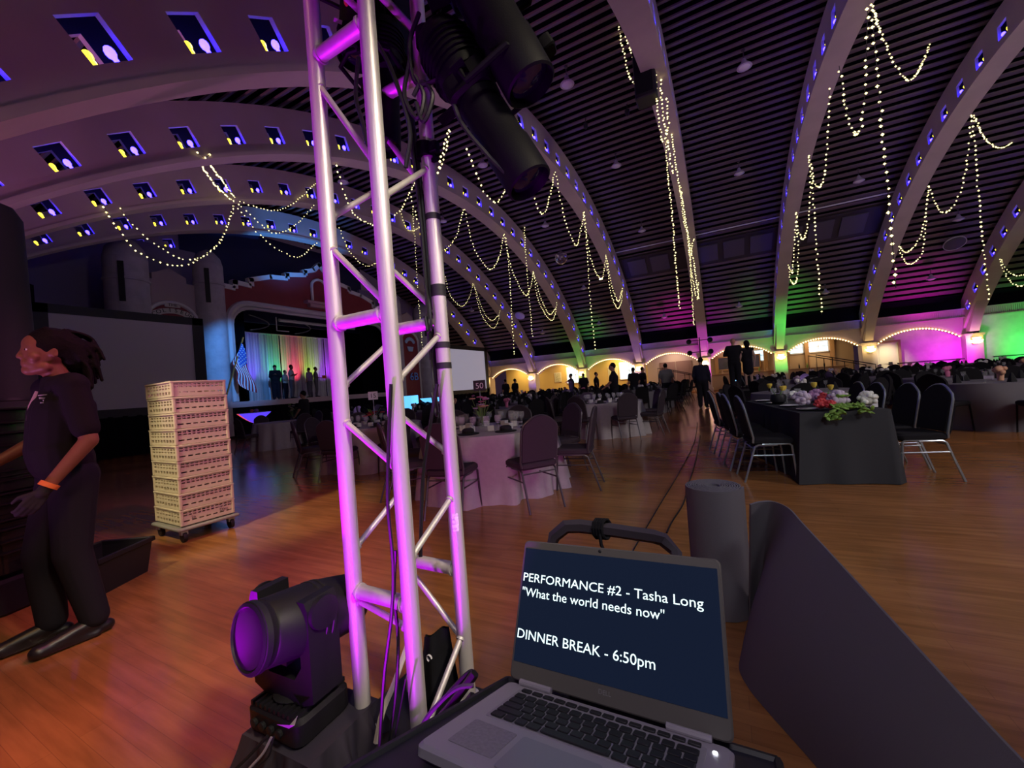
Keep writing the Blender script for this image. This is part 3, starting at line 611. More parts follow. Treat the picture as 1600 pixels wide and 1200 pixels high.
# projection screens with black dress kit
GLOWSCR = mat('screen_added_glow', (.6, .58, .62), .8, emit=(.62, .58, .75), es=.30)  # slight emission added to the fabric to brighten the smaller screen
def screen(nm, X, y0, y1, z0, z1, lab, drop):
    t = thing('projection_screen', (X, (y0 + y1) / 2, 0), lab, 'screen')
    W, H = y1 - y0, z1 - z0; c = (z0 + z1) / 2
    MB().box((0, 0, c), (.03, W, H)).obj('screen_surface', SCREEN if drop else GLOWSCR, t, smooth=False)
    fr = MB()
    for s in (-1, 1): fr.box((.0, s * (W / 2 + .16), c), (.10, .34, H + .5))
    for s in (-1, 1): fr.box((.0, 0, c + s * (H / 2 + .12)), (.10, W + .6, .26))
    fr.obj('screen_frame', BLACK, t, smooth=False)
    MB().grid(lambda a, b: (.03 + .05 * math.sin(a * 75), -(W / 2 + .33) + (W + .66) * a, (z0 - .22) * b), 120, 1).obj('drape_skirt', VOIDM, t)
    if drop: MB().grid(lambda a, b: (.05 * math.sin(a * 30), -(W / 2 + drop) + (drop - .2) * a, (z1 + .75) * b), 40, 1).obj('drape_wing', VOIDM, t)
    for s in (-1, 1): MB().tube([(-.05, s * W * .4, c), (-.05, s * W * .4, .02), (-.7, s * W * .4, .02)], .025, 6).obj('leg', BLACK, t)
screen('a', -16.8, onx(78, 560, -16.8).y, onx(304, 560, -16.8).y, 1.50, onx(200, 499, -16.8).z, 'big grey projection screen with black drape, behind the man and crates', 1.1)
screen('b', -15.0, 20.0, 24.8, 1.28, 3.95, 'smaller grey projection screen beyond the truss', 0)
# stage pole flag
t = thing('flag', (-18.2, 10.7, 1.5), 'striped flag with starry blue canton leaning by the stage', 'flag')
p0, p1 = onx(354, 590, -18.0), onx(380, 527, -18.0)
MB().tube([p0 + Vector((0, -.2, -1.2)), p1], .03, 6).obj('pole', BRASS, t, world=True)
BLU = mat('flag_blue', (.05, .12, .5), .7); STR = mat('flag_red', (.45, .03, .04), .7); FWH = mat('flag_white', (.8, .8, .85), .7)
def fpt(a, b):  # a across the stripes, b along the fall of the cloth
    q = p1.lerp(p0, .12 + .50 * a); q2 = q + Vector((.1, .12 + .30 * (1 - a), -1.0 - 1.2 * (1 - a)))
    p = q.lerp(q2, b); p.x += .10 * math.sin(b * 9 + a * 4); return p
for k in range(13):
    MB().grid(lambda a, b: fpt((k + b) / 13, (.42 if k < 7 else 0) + (1 - (.42 if k < 7 else 0)) * a), 8, 1).obj('stripe', STR if k % 2 == 0 else FWH, t, world=True)
MB().grid(lambda a, b: fpt(b * 7 / 13, .42 * a), 6, 6).obj('canton', BLU, t, world=True)
sb = MB()
for i in range(5):
    for j in range(5): sb.octa(fpt((i + .5) * 7 / 13 / 5, .42 * (j + .5) / 5) + Vector((.02, 0, 0)), .035)
tag(sb.obj('stars', FWH, t, world=True), kind='stuff')
# ------------------------------------------------------------------ truss tower: square aluminium truss, 4 chords
TX = Matrix.Translation((-1.033, 1.080, 0)) @ Matrix.Rotation(-.024, 4, 'Z')
tr = thing('truss_tower', None, 'silver square box truss tower lit magenta on one side', 'truss', M=TX)
H2 = .127; CR = .0265
corner = {'A': (-H2, -H2), 'B': (H2, -H2), 'C': (H2, H2), 'D': (-H2, H2)}
ZB, ZTOP = .12, 2.75
for k, (x, y) in corner.items():
    ch = MB().tube([(x, y, ZB), (x, y, ZTOP)], CR, 20).obj('chord', ALU, tr)
    if k == 'C':
        TAPE = mat('black_gaffer_tape', (.02, .02, .02), .6)
        for z in (1.92, 1.66, 1.64, 1.45, 1.375): MB().tube([(x, y, z - .011), (x, y, z + .011)], CR + .0015, 18).obj('tape_band', TAPE, ch)
        g = MB().grid(lambda a, b: (x + (CR + .0012) * math.cos(-1.4 + .9 * a), y + (CR + .0012) * math.sin(-1.4 + .9 * a), .775 + .065 * b), 6, 1).obj('sticker', mat('pale_sticker', (.75, .72, .66), .6, var=.5, vs=90), ch)
def zat(k, py):  # height on a chord that falls on an image row
    x, y = corner[k]; P = TX @ Vector((x, y, 0)); lo, hi = -.5, 4.0
    for _ in range(40):
        mid = (lo + hi) / 2; q = Vector((P.x, P.y, mid)) - CAM
        yy = 600 + F * (RX.y * q.x + RY.y * q.y + RZ.y * q.z) / depth((P.x, P.y, mid))
        if yy > py: lo = mid
        else: hi = mid
    return lo
def brace(k0, z0, k1, z1, r, nm):
    a, b_ = Vector((*corner[k0], z0)), Vector((*corner[k1], z1)); u = (b_ - a).normalized()
    o = MB().tube([a, b_], r, 12).obj(nm, ALU, tr)
    for p, s in ((a, 1), (b_, -1)): MB().tube([p + u * s * (CR - .002), p + u * s * (CR + .006)], r + .005, 12).obj('weld_bead', ALU, o)
zr = [zat('A', 92), zat('A', 507), zat('A', 922)]
for z in zr:
    brace('A', z, 'B', z, .0235, 'rung'); brace('D', z, 'C', z, .0235, 'rung')
brace('A', zr[0] + .45, 'D', zr[0] + .45, .0235, 'rung'); brace('B', zr[0] + .14, 'C', zr[0] + .14, .0135, 'rung')
DI = .0105
# front and back faces: parallel diagonals falling towards the right-hand chord
for (pa, pb) in ((130, 262), (385, 478), (655, 735)):
    z0, z1 = zat('A', pa), zat('B', pb); brace('A', z0, 'B', z1, DI, 'diagonal'); brace('D', z0, 'C', z1, DI, 'diagonal')
brace('A', zat('A', 935), 'B', zat('B', 985), DI, 'diagonal'); brace('D', zat('A', 935), 'C', zat('C', 1003), DI, 'diagonal')
z0, z1 = zat('A', -60), zat('B', 28); brace('A', z0, 'B', z1, DI, 'diagonal')
# side faces
for (pa, pb) in ((310, 262), (600, 520), (880, 772)):
    z0, z1 = zat('B', pa), zat('C', pb); brace('B', z0, 'C', z1, DI, 'diagonal'); brace('A', z0, 'D', z1, DI, 'diagonal')
brace('B', zat('B', 1160), 'C', zat('C', 985), DI, 'diagonal')
MB().rbox((0, 0, .10), (.46, .46, .05), .02).obj('base_plate', BLACK, tr)
for k, (x, y) in corner.items(): MB().tube([(x, y, .11), (x, y, .17)], .04, 14).obj('foot_collar', ALU, tr)
def tw(x, y, z): return TX @ Vector((x, y, z))
# cables on the tower
CABLE = mat('black_cable', (.012, .011, .013), .45)
def cable(pts, r, label, k=6, cat='cable', m=CABLE):
    o = MB().tube(spline(pts, k), r, 6).obj('cable', m); return tag(o, label, cat)
Cx, Cy = corner['C']
for i, (dx, dy, z0, lab) in enumerate(((-.035, -.01, 1.30, 'black cable taped down the far chord of the truss, first of the bundle'), (-.045, .004, 1.34, 'black cable taped down the far chord of the truss, second of the bundle'),
                                       (-.040, -.022, 1.40, 'black cable taped down the far chord of the truss, third of the bundle'), (-.055, -.008, 1.46, 'black cable taped down the far chord of the truss, outermost of the bundle'))):
    cable([tw(Cx + dx - .02, Cy + dy, 2.35), tw(Cx + dx, Cy + dy, 2.0), tw(Cx + dx + .005, Cy + dy, 1.7), tw(Cx + dx, Cy + dy, z0)], .0065, lab)
cable([tw(Cx - .03, Cy - .03, 1.66), tw(Cx - .005, Cy - .05, 1.58), tw(Cx - .002, Cy - .055, 1.51), tw(Cx - .03, Cy - .04, 1.50), tw(Cx - .045, Cy - .03, 1.56)], .005, 'short cable loop sticking out under the tape on the far chord')
cable([tw(Cx - .04, Cy - .02, 1.4), tw(Cx - .02, Cy - .04, 1.30), tw(Cx - .012, Cy - .04, 1.22), tw(Cx - .03, Cy - .03, 1.20), tw(Cx - .05, Cy - .02, 1.28)], .005, 'lower black cable loop against the far chord')
cable([at(683, 600, 1.34), at(668, 690, 1.34), at(660, 760, 1.34), at(657, 870, 1.3)], .0065, 'thin cable swinging from the far chord behind the middle chord')
cable([at(611, 600, 1.16), at(607, 700, 1.16), at(606, 790, 1.16), at(614, 880, 1.16), at(612, 960, 1.15), at(600, 1060, 1.13), at(592, 1190, 1.1)], .0055, 'black cable hanging inside the truss, nearest the left chord')
cable([at(618, 860, 1.22), at(616, 930, 1.22), at(622, 1000, 1.2), at(618, 1090, 1.17), at(603, 1195, 1.14)], .0055, 'black cable hanging inside the truss beside the middle chord')
cable([at(634, 1060, 1.12), at(625, 1110, 1.12), at(612, 1180, 1.12)], .003, 'thin violet lit cord beside the foot of the middle chord')
# ------------------------------------------------------------------ light fixtures hung on the tower
FIX = mat('black_fixture_shell', (.004, .0035, .005), .55, bump=.08, bs=220, spec=.12)
LENSG = mat('coated_lens_glass', (.008, .010, .013), .06, 0, spec=.9)
def profile_spot(M, s, lab):
    t = thing('profile_spotlight', None, lab, 'stage light', M=M @ Matrix.Scale(s, 4))
    MB().lathe([(.055, -.30), (.085, -.28), (.10, -.24), (.10, -.08), (.092, -.06), (.075, -.05)], 20).obj('lamp_housing', FIX, t)
    for i in range(6): MB().lathe([(.101, -.22 + i * .024), (.108, -.22 + i * .024), (.108, -.212 + i * .024), (.101, -.212 + i * .024)], 20).obj('cooling_fin', FIX, t)
    MB().rbox((0, 0, -.02), (.17, .17, .09), .03).obj('shutter_gate', FIX, t)
    for a in (0, 1, 2, 3):
        M2 = Matrix.Rotation(a * PI / 2, 4, 'Z'); MB().box((.115, 0, -.01), (.08, .05, .006)).obj('shutter_blade', FIX, t).matrix_basis = M2
    MB().lathe([(.070, .02), (.078, .03), (.078, .24), (.083, .25), (.083, .40), (.076, .405), (.070, .36)], 22).obj('lens_tube', FIX, t)
    MB().lathe([(.0, .394), (.04, .390), (.070, .376)], 20).obj('lens', LENSG, t)
    yk = MB().tube([(.115, 0, -.02), (.135, 0, .05), (.135, .16, .05), (.06, .20, .04), (-.06, .20, .04), (-.135, .16, .05), (-.135, 0, .05), (-.115, 0, -.02)], .011, 8); yk.obj('yoke', FIX, t)
    MB().lathe([(.022, 0), (.026, .012), (.022, .03)], 12, Matrix.Rotation(PI / 2, 3, 'Y'), (.13, 0, .0)).obj('tilt_knob', FIX, t)
    MB().tube([(0, .20, .04), (0, .26, .04)], .014, 8).rbox((0, .285, .04), (.06, .05, .05), .012).obj('clamp', FIX, t)
    MB().tube([(0, 0, -.30), (.02, .03, -.37), (.0, .12, -.42), (-.05, .18, -.36)], .007, 6).obj('power_lead', CABLE, t)
    return t
def aim(p0, p1, up=(0, 0, 1)):
    d = (Vector(p1) - Vector(p0)); q = d.to_track_quat('Z', 'Y').to_matrix().to_4x4(); return Matrix.Translation(p0) @ q
profile_spot(aim(at(742, 150, 1.28), at(812, 262, 1.24)), .92, 'black profile spotlight pointing down beside the truss, lower one')
profile_spot(aim(at(738, -30, 1.22), at(806, 92, 1.20)), 1.0, 'black profile spotlight pointing down beside the truss, upper one')
profile_spot(aim(at(600, 120, 1.55), at(600, 270, 1.50)), .78, 'black profile spotlight hanging inside the truss near its top')
profile_spot(aim(at(560, -30, 1.48), at(555, 110, 1.46)), .80, 'black profile spotlight with white labels high inside the truss')
lb = MB().box((0, 0, 0), (.03, .002, .012)).obj('label_tag', WHTPLAST); lb.matrix_basis = Matrix.Translation(at(528, 33, 1.32)) @ Matrix.Rotation(.5, 4, 'Y') @ Matrix.Rotation(.42, 4, 'Z'); tag(lb, 'small white paper label on the high fixture in the truss', 'label')
for (px, py, d_, lab) in ((570, 207, 1.5, 'orange cap on a fixture inside the truss, lower one'), (541, 3, 1.32, 'orange cap on a fixture inside the truss at the top')):
    tag(MB().ball(at(px, py, d_), .012, 10, 7, (.7, .7, 1.2)).obj('safety_cap', mat('orange_plastic', (.8, .16, .05), .5)), lab, 'cap')
# coiled leads between fixtures and chord
random.seed(3)
leads = [([(655, 20), (640, 70), (650, 130), (690, 120), (720, 90)], 'slack lead looping behind the top rung'), ([(668, 60), (690, 100), (730, 130), (760, 120)], 'slack lead running to the lower spotlight'),
         ([(640, 95), (632, 150), (652, 185), (662, 150), (648, 118)], 'loop of cable hanging beside the far chord'), ([(650, 160), (662, 190), (676, 150), (660, 128), (646, 150)], 'second loop of cable beside the far chord'),
         ([(560, 90), (556, 150), (566, 190), (575, 230)], 'cable drooping inside the truss from the high fixture'), ([(585, 60), (612, 110), (640, 200), (634, 262)], 'cable crossing inside the truss behind the middle chord'),
         ([(700, 130), (720, 190), (760, 240), (790, 270)], 'black lead along the lower spotlight barrel')]
for p, lab in leads: cable([at(x, y, 1.34 - .0006 * (x - 560)) for x, y in p], .0075, lab)
for i, (px, py, d_, s, lab) in enumerate(((668, 62, 1.36, 1.0, 'black pipe clamp on the far chord, upper one'), (664, 237, 1.41, .8, 'black pipe clamp on the far chord, lower one'), (548, 60, 1.40, 1.1, 'black pipe clamp behind the left chord'))):
    t = thing('pipe_clamp', at(px, py, d_), lab, 'clamp')
    MB().lathe([(.028 * s, -.025), (.042 * s, -.025), (.042 * s, .025), (.028 * s, .025)], 14).obj('jaw', FIX, t)
    MB().rbox((.05 * s, 0, 0), (.05 * s, .04 * s, .05 * s), .008).obj('body', FIX, t); MB().tube([(.05 * s, 0, 0), (.05 * s, 0, -.05 * s)], .006, 6).box((.05 * s, 0, -.055 * s), (.04 * s, .01, .014)).obj('wing_bolt', FIX, t)
t = thing('lighting_dimmer', at(610, 40, 1.62), 'black control box strapped high inside the truss', 'control box')
MB().rbox((0, 0, 0), (.16, .12, .34), .01).obj('housing', FIX, t)
for i in range(5): MB().box((-.03 + .015 * i, -.062, .05), (.006, .01, .18)).obj('vent_slot', BLACK, t)
# ------------------------------------------------------------------ moving head light on a draped box
PURPLE = BLKPLAST
mb0 = at(468, 1084, 1.27)
mhz = mb0.z
mh = thing('moving_head_light', mb0, 'black moving head stage light with a glass lens, on draped box', 'stage light', rz=.03)
# base
MB().rbox((0, 0, -.035), (.25, .20, .085), .03).obj('base', BLKPLAST, mh)
for i in range(10): MB().box((-.099 + i * .022, 0, .013), (.010, .188, .014)).obj('base_fin', BLKPLAST, mh)
cn = MB()
for i in range(4): cn.lathe([(.012, 0), (.014, .012), (.009, .014)], 10, Matrix.Rotation(PI / 2, 3, 'X'), (-.075 + .04 * i, -.098, -.035))
tag(cn.obj('connector', BLACK, mh), kind='stuff')
# yoke
zb = .022
YW, YD = .142, .11
arm = [(-YW, .02), (-YW, .30), (-YW + .012, .325), (-YW + .045, .325), (-YW + .045, .12), (-YW + .08, .075), (YW - .08, .075), (YW - .045, .12), (YW - .045, .325), (YW - .012, .325), (YW, .30), (YW, .02), (YW - .05, -.0), (-YW + .05, 0)]
arm = [(x, z + zb) for x, z in arm]
MB().prism(arm, (0, -YD / 2, 0), (1, 0, 0), (0, 0, 1), (0, YD, 0)).obj('yoke', BLKPLAST, mh, smooth=False)
MB().lathe([(.07, 0), (.075, .01), (.06, .016)], 22, None, (0, 0, zb - .006)).obj('pan_bearing', BLACK, mh)
for s in (-1, 1):
    MB().lathe([(.052, 0), (.05, .012), (.03, .015)], 22, Matrix.Rotation(s * PI / 2, 3, 'Y'), (s * YW, 0, zb + .275)).obj('tilt_cap', BLKPLAST, mh)
# head, axis along local -x/-y turned to the lens direction
hc = Vector((0, 0, zb + .275))
lens_w = at(490, 960, 1.29) + Vector((-.01, -.205, .035)); cen_w = mh.matrix_basis @ hc
mh_inv = Matrix.Translation(mb0) @ Matrix.Rotation(.03, 4, 'Z')
ax = (mh_inv.inverted() @ lens_w) - hc
cen = (mh_inv.inverted() @ at(490, 960, 1.29))
q = ((mh_inv.inverted() @ lens_w) - cen).to_track_quat('Z', 'Y').to_matrix()
L = ((mh_inv.inverted() @ lens_w) - cen).length
hd = MB().lathe([(.03, -.175), (.075, -.165), (.095, -.13), (.102, -.06), (.106, .0), (.106, .05), (.098, L - .045), (.094, L - .04), (.094, L - .03), (.097, L - .025), (.097, L), (.088, L + .004), (.080, L - .012), (.076, L - .075)], 30, q, cen).obj('head', BLKPLAST, mh)
MB().lathe([(0, L - .030), (.035, L - .035), (.062, L - .047), (.0765, L - .062)], 26, q, cen).obj('lens', LENSG, hd)
GLINT = mat('pale_lens_glint', (.75, .92, .95), .15, .2, var=.75, vs=34, spec=1)
MB().lathe([(0, L - .0275), (.02, L - .029), (.036, L - .033), (.048, L - .039)], 20, q, cen).obj('lens_glint', GLINT, hd)  # pale disc painted for the bright reflection in the lens
MB().lathe([(.0975, L - .022), (.101, L - .02), (.101, L - .004), (.0975, L - .002)], 30, q, cen).obj('lens_ring', BLACK, hd)
for k in range(2): MB().lathe([(.1065, -.01 + .022 * k), (.109, -.008 + .022 * k), (.109, -.0 + .022 * k), (.1065, .002 + .022 * k)], 30, q, cen).obj('vent_ring', BLACK, hd)
MB().box(hc + Vector((-.01, -.02, -.155)), (.06, .06, .03)).obj('tilt_lock', BLACK, mh)
# draped box
dbx = at(500, 1200, 1.22)
db = thing('draped_box', (mb0.x + .03, mb0.y + .02, 0), 'low box covered with a pleated black cloth under the moving light', 'box', rz=.03)
zt = mhz - .078
MB().box((0, 0, zt / 2 - .005), (.28, .24, max(.05, zt - .02))).obj('crate_body', BLACK, db, smooth=False)
def skirt(hx, hy, z1, flare, amp, waves):
    per = [(-hx, -hy), (hx, -hy), (hx, hy), (-hx, hy)]
    def fn(a, b):
        t_ = (a * 4) % 4; i = int(t_) % 4; f = t_ - int(t_); p, q_ = per[i], per[(i + 1) % 4]
        x, y = p[0] + (q_[0] - p[0]) * f, p[1] + (q_[1] - p[1]) * f; d_ = 1 - b
        s = 1 + d_ * (flare + amp * math.sin(a * waves * 2 * PI) + amp * .4 * math.sin(a * waves * 4.7 * PI + 1))
        return (x * s, y * s, .005 + (z1 - .005) * b)
    return fn
sk = MB().grid(skirt(.155, .135, zt, .34, .30, 12), 160, 8, True); sk.v += [(-.155, -.135, zt), (.155, -.135, zt), (.155, .135, zt), (-.155, .135, zt)]; n_ = len(sk.v); sk.f.append((n_ - 4, n_ - 3, n_ - 2, n_ - 1))
sk.obj('cloth', mat('black_drape_cloth', (.045, .038, .055), .85, spec=.2), db)
tg = MB().add([(0, 0, 0), (.07, .01, .012), (.055, .03, .02), (.02, .02, -.018), (.035, .014, -.012)], [(0, 3, 4), (0, 4, 1), (4, 2, 1), (3, 2, 4)]).obj('paper_tag', WHTPLAST, smooth=False)
tg.location = at(432, 1132, 1.12); tag(tg, 'crumpled pale paper tag tucked by the moving light base', 'tag')
for i, (pts, r, lab) in enumerate((([(418, 1150), (395, 1175), (366, 1204), (330, 1240)], .005, 'black power cable trailing to the floor from the moving light'), ([(424, 1152), (410, 1178), (386, 1205), (350, 1250)], .004, 'pale lit cable trailing beside the power cable'), ([(428, 1150), (420, 1180), (404, 1196), (370, 1225)], .003, 'thin cord trailing from the moving light, inner one'))):
    cable([at(x, y, 1.13 - .0003 * (y - 1150)) for x, y in pts], r, lab, m=CABLE if i != 1 else mat('grey_cable', (.3, .25, .3), .5))
# ------------------------------------------------------------------ sloped case, laptop
HLp = Vector((-.378, .627, .756)); wv = Vector((-.295, -.031, -.05))
th_ = wv.length; Mrot = Matrix.Rotation(th_, 4, wv / th_); LM = Matrix.Translation(HLp) @ Mrot
BD, LHt, LEAN, LW = .238, .234, .181, .357
case = thing('sloped_case', None, 'black carrying case with sloped lid and top handle, under the laptop', 'case', M=Matrix.Translation(HLp) @ Mrot)
def lp(x, y, z): return LM @ Vector((x, y, z))
CASEM = mat('black_case_laminate', (.014, .014, .020), .55)
top = [(-.035, .055), (.405, .055), (.43, -.36), (-.06, -.36)]
tv = [Vector((x, y, -.024)) for x, y in top]
inv = LM.inverted()
low = []
for p in tv:
    wp = LM @ p; low.append(inv @ Vector((wp.x, wp.y, .02)))
b_ = MB(); b_.add(tv + low, [(0, 3, 2, 1), (4, 5, 6, 7), (0, 1, 5, 4), (1, 2, 6, 5), (2, 3, 7, 6), (3, 0, 4, 7)]); b_.obj('case_body', CASEM, case, smooth=False)
b_ = MB()
for a, c in zip(tv, tv[1:] + tv[:1]): b_.tube([a + Vector((0, 0, .0)), c], .006, 6)
b_.obj('edge_trim', BLACK, case)
# carry handle: bent bar rising behind the lid
hz = lambda px, py, d_: inv @ at(px, py, d_)
dH = .80
hp = [hz(866, 838, dH), hz(884, 823, dH), hz(905, 822, dH), hz(960, 829, dH), hz(1020, 838, dH), hz(1036, 843, dH), hz(1056, 864, dH - .02)]
foot0, foot1 = Vector((.07, .05, -.03)), Vector((.30, .05, -.03))
MB().tube([foot0, hp[0] + Vector((-.01, 0, -.03))] + hp + [foot1], [.006, .009, .014, .0155, .0155, .0155, .0155, .0155, .013, .006], 6, flat=.9).obj('handle', mat('dark_violet_handle', (.030, .024, .036), .5), case)
for p in (foot0, foot1): MB().rbox(p, (.05, .03, .03), .006).obj('handle_bracket', BLACK, case)
hm = (hp[3] + hp[2]) / 2 + Vector((.012, 0, 0))
tie = MB()
for i in range(4): tie.tube([hm + Vector((.006 * i - .01 + .004 * math.cos(a / 10 * 2 * PI), .019 * math.cos(a / 10 * 2 * PI), .019 * math.sin(a / 10 * 2 * PI))) for a in range(10)], .0035, 6, True)
tie.tube([hm + Vector((.0, -.018, -.01)), hm + Vector((.004, -.02, -.03)), hm + Vector((.012, -.015, -.05))], .0035, 6)
o = tie.obj('hook_strap', MATTE); o.matrix_basis = LM; tag(o, 'black strap knotted round the case handle', 'strap')
# laptop
SIL = mat('silver_grey_laptop_shell', (.36, .33, .37), .45, .25, bump=.03, bs=500)
LIDM = mat('dark_grey_laptop_lid', (.115, .105, .095), .5, .1)
KEYM = mat('black_key', (.012, .012, .014), .5)
lt = thing('laptop', None, 'open silver laptop with white text on dark screen, on the sloped case', 'laptop', M=LM)
MB().rbox((LW / 2, -BD / 2, -.010), (LW, BD, .018), .010).obj('base', SIL, lt)
kb = MB().rbox((LW / 2 + .002, -.075, -.0008), (.292, .104, .0012), .004).obj('keyboard_well', mat('grey_key_deck', (.30, .28, .31), .5, .2), lt)
km = MB().rbox((0, 0, .0015), (.0150, .0150, .0028), .0016).mesh('key', KEYM)
def key(x, y, w_=1.0, h_=1.0): part('key', km, kb, M=Matrix.Translation((x, y, 0)) @ Matrix.Diagonal((w_, h_, 1, 1)))
KX0, KY0 = .040, -.030
rows = [([1.0] * 14, 0), ([1.0] * 13 + [1.6], 0), ([1.4] + [1.0] * 13, 0), ([1.7] + [1.0] * 11 + [2.0], 0), ([2.2] + [1.0] * 10 + [2.3], 0), ([1.2, 1.0, 1.0, 1.2, 5.4, 1.1, 1.1, 1.0, 1.0, 1.0], 0)]
for ri, (ws, _) in enumerate(rows):
    tot = sum(ws); u = .280 / tot; x = .0405
    for wk in ws:
        key(x + u * wk / 2, KY0 - .0175 * ri + (.004 if ri == 0 else 0), (u * wk - .0030) / .015, .62 if ri == 0 else .96); x += u * wk
MB().rbox((LW / 2 - .012, -.183, -.0004), (.112, .078, .0014), .004).obj('trackpad', mat('trackpad_glass', (.26, .25, .29), .35, .2), lt)
MB().rbox((.066, -.178, -.0005), (.070, .066, .0012), .003).obj('palm_sticker', mat('grey_palm_sticker', (.22, .20, .23), .5, var=.15, vs=200), lt)
MB().lathe([(.0, .0012), (.003, .001), (.0034, 0)], 12, None, (.336, -.030, 0)).obj('power_light', mat('white_power_light', (1, 1, 1), .4, emit=(.9, .95, 1), es=4), lt)
for x in (.055, .30): MB().tube([(x - .03, -.004, .003), (x + .03, -.004, .003)], .005, 10).obj('hinge', SIL, lt)
LR = LM.copy(); lean = Matrix.Rotation(-LEAN, 4, 'X')
lid = MB().rbox((0, 0, 0), (LW, LHt, .007), .009)
ML = Matrix.Rotation(PI / 2 - LEAN, 4, 'X')
lo = MB().rbox((LW / 2, LHt / 2 + .002, -.0035), (LW, LHt, .007), .009).obj('lid', LIDM, lt); lo.matrix_basis = ML
scrm = bpy.data.materials.new('lit_navy_screen'); scrm.use_nodes = True; sn = scrm.node_tree; sbd = sn.nodes['Principled BSDF']
sbd.inputs['Base Color'].default_value = (.006, .008, .012, 1); sbd.inputs['Roughness'].default_value = .16
sbd.inputs['Emission Color'].default_value = (.10, .20, .52, 1); sbd.inputs['Emission Strength'].default_value = .042
sx0, sx1, sy0, sy1 = .0050, LW - .0055, .030, LHt - .0125
sc = MB().box(((sx0 + sx1) / 2, (sy0 + sy1) / 2, .0004), (sx1 - sx0, sy1 - sy0, .0008)).obj('display', scrm, lo, smooth=False)
TXT = mat('lit_white_text', (1, 1, 1), .5, emit=(.66, .95, .95), es=1.15)
tz = .0012
text('PERFORMANCE #2 - Tasha Long', .0210, TXT, lo, Matrix.Translation((.0056, .1620, tz)), 'screen_text', .0001, width=.3215)
text('"What the world needs now"', .0210, TXT, lo, Matrix.Translation((.0068, .1365, tz)), 'screen_text', .0001, width=.2620)
text('DINNER BREAK - 6:50pm', .0216, TXT, lo, Matrix.Translation((.0058, .0668, tz)), 'screen_text', .0001, width=.2470)
text('DELL', .0095, mat('grey_logo', (.45, .45, .45), .3, .6), lo, Matrix.Translation((LW / 2 - .003, .0165, .0006)), 'maker_lettering', .0001, 'CENTER')
MB().lathe([(.0, .0008), (.0022, .0006), (.003, 0)], 12, None, (LW / 2 - .02, LHt - .0045, .0004)).obj('camera_eye', BLACK, lo)
# bag, cables and clutter behind the laptop
bg = thing('cloth_bag', onz(690, 1190) , 'black cloth bag with a small white mark behind the truss', 'bag')
tip, bl, br_ = at(682, 988, 1.42), at(640, 1150, 1.30), at(722, 1100, 1.40)
b_ = MB()
def bagf(a, b):
    base = bl.lerp(br_, a); base = Vector((base.x, base.y, .02)); topp = tip + (br_ - bl).normalized() * (.10 * (a - .5))
    p = base.lerp(topp, b); n = Vector((.42, -.91, 0)); p += n * (.12 * (1 - b) * math.sin(PI * a) + .012 * math.sin(9 * a + 5 * b)); return p
def bagb(a, b): p = bagf(a, b); n = Vector((.42, -.91, 0)); return p - n * (.20 * (1 - b) * math.sin(PI * a) + .012)
b_.grid(bagf, 14, 10); b_.grid(bagb, 14, 10)
b_.obj('bag_body', MATTE, bg, world=True)
lg = MB(); c0 = at(672, 1027, 1.27)
lg.tube([c0 + Vector((.010 * math.cos(a), -.004, .010 * math.sin(a))) for a in [i * .5 for i in range(10)]] + [c0 + Vector((-.004, -.004, -.012))], .0035, 6, flat=.4); lg.obj('white_mark', WHTPLAST, bg, world=True)
VIOC = mat('violet_sheathed_cable', (.09, .05, .11), .5)
for pts, r, d_, lab, m_ in (([(640, 1190), (662, 1130), (690, 1095), (715, 1075), (740, 1071)], .006, .98, 'violet sheathed cable arching up to the case', VIOC), ([(560, 1240), (630, 1180), (690, 1120), (735, 1062), (742, 1052)], .012, 1.02, 'thick black cable bundle rising beside the laptop, upper run', CABLE),
                         ([(600, 1240), (660, 1175), (705, 1130), (740, 1088)], .012, .95, 'thick black cable bundle rising beside the laptop, lower run', CABLE), ([(640, 1260), (700, 1170), (735, 1120)], .012, .90, 'thick black cable nearest the laptop corner', CABLE), ([(700, 1085), (725, 1058), (738, 1050), (735, 1066), (712, 1082)], .007, 1.05, 'knot of cable at the case corner', CABLE)):
    cable([at(x, y, d_) for x, y in pts], r, lab, m=m_)
jb = thing('soft_cover', onz(660, 1330), 'heap of black cloth on the floor at the laptop corner', 'cloth')
cc = at(600, 1215, 1.05)
MB().grid(lambda a, b: Vector((cc.x - .25 + .62 * a, cc.y - .30 + .50 * b, max(.012, (cc.z + .02) * (math.sin(PI * min(1, max(0, a))) ** .5) * (math.sin(PI * b) ** .5) + .02 * math.sin(20 * a + 7 * b)))), 30, 24).obj('cloth_folds', MATTE, jb, world=True)
wl_ = at(620, 1052, 1.40)
cable([at(636, 1010, 1.36), at(617, 1065, 1.30), at(598, 1112, 1.26), at(588, 1160, 1.24)], .010, 'pale strap slanting inside the truss foot', cat='strap', m=mat('pale_strap', (.6, .55, .45), .7))
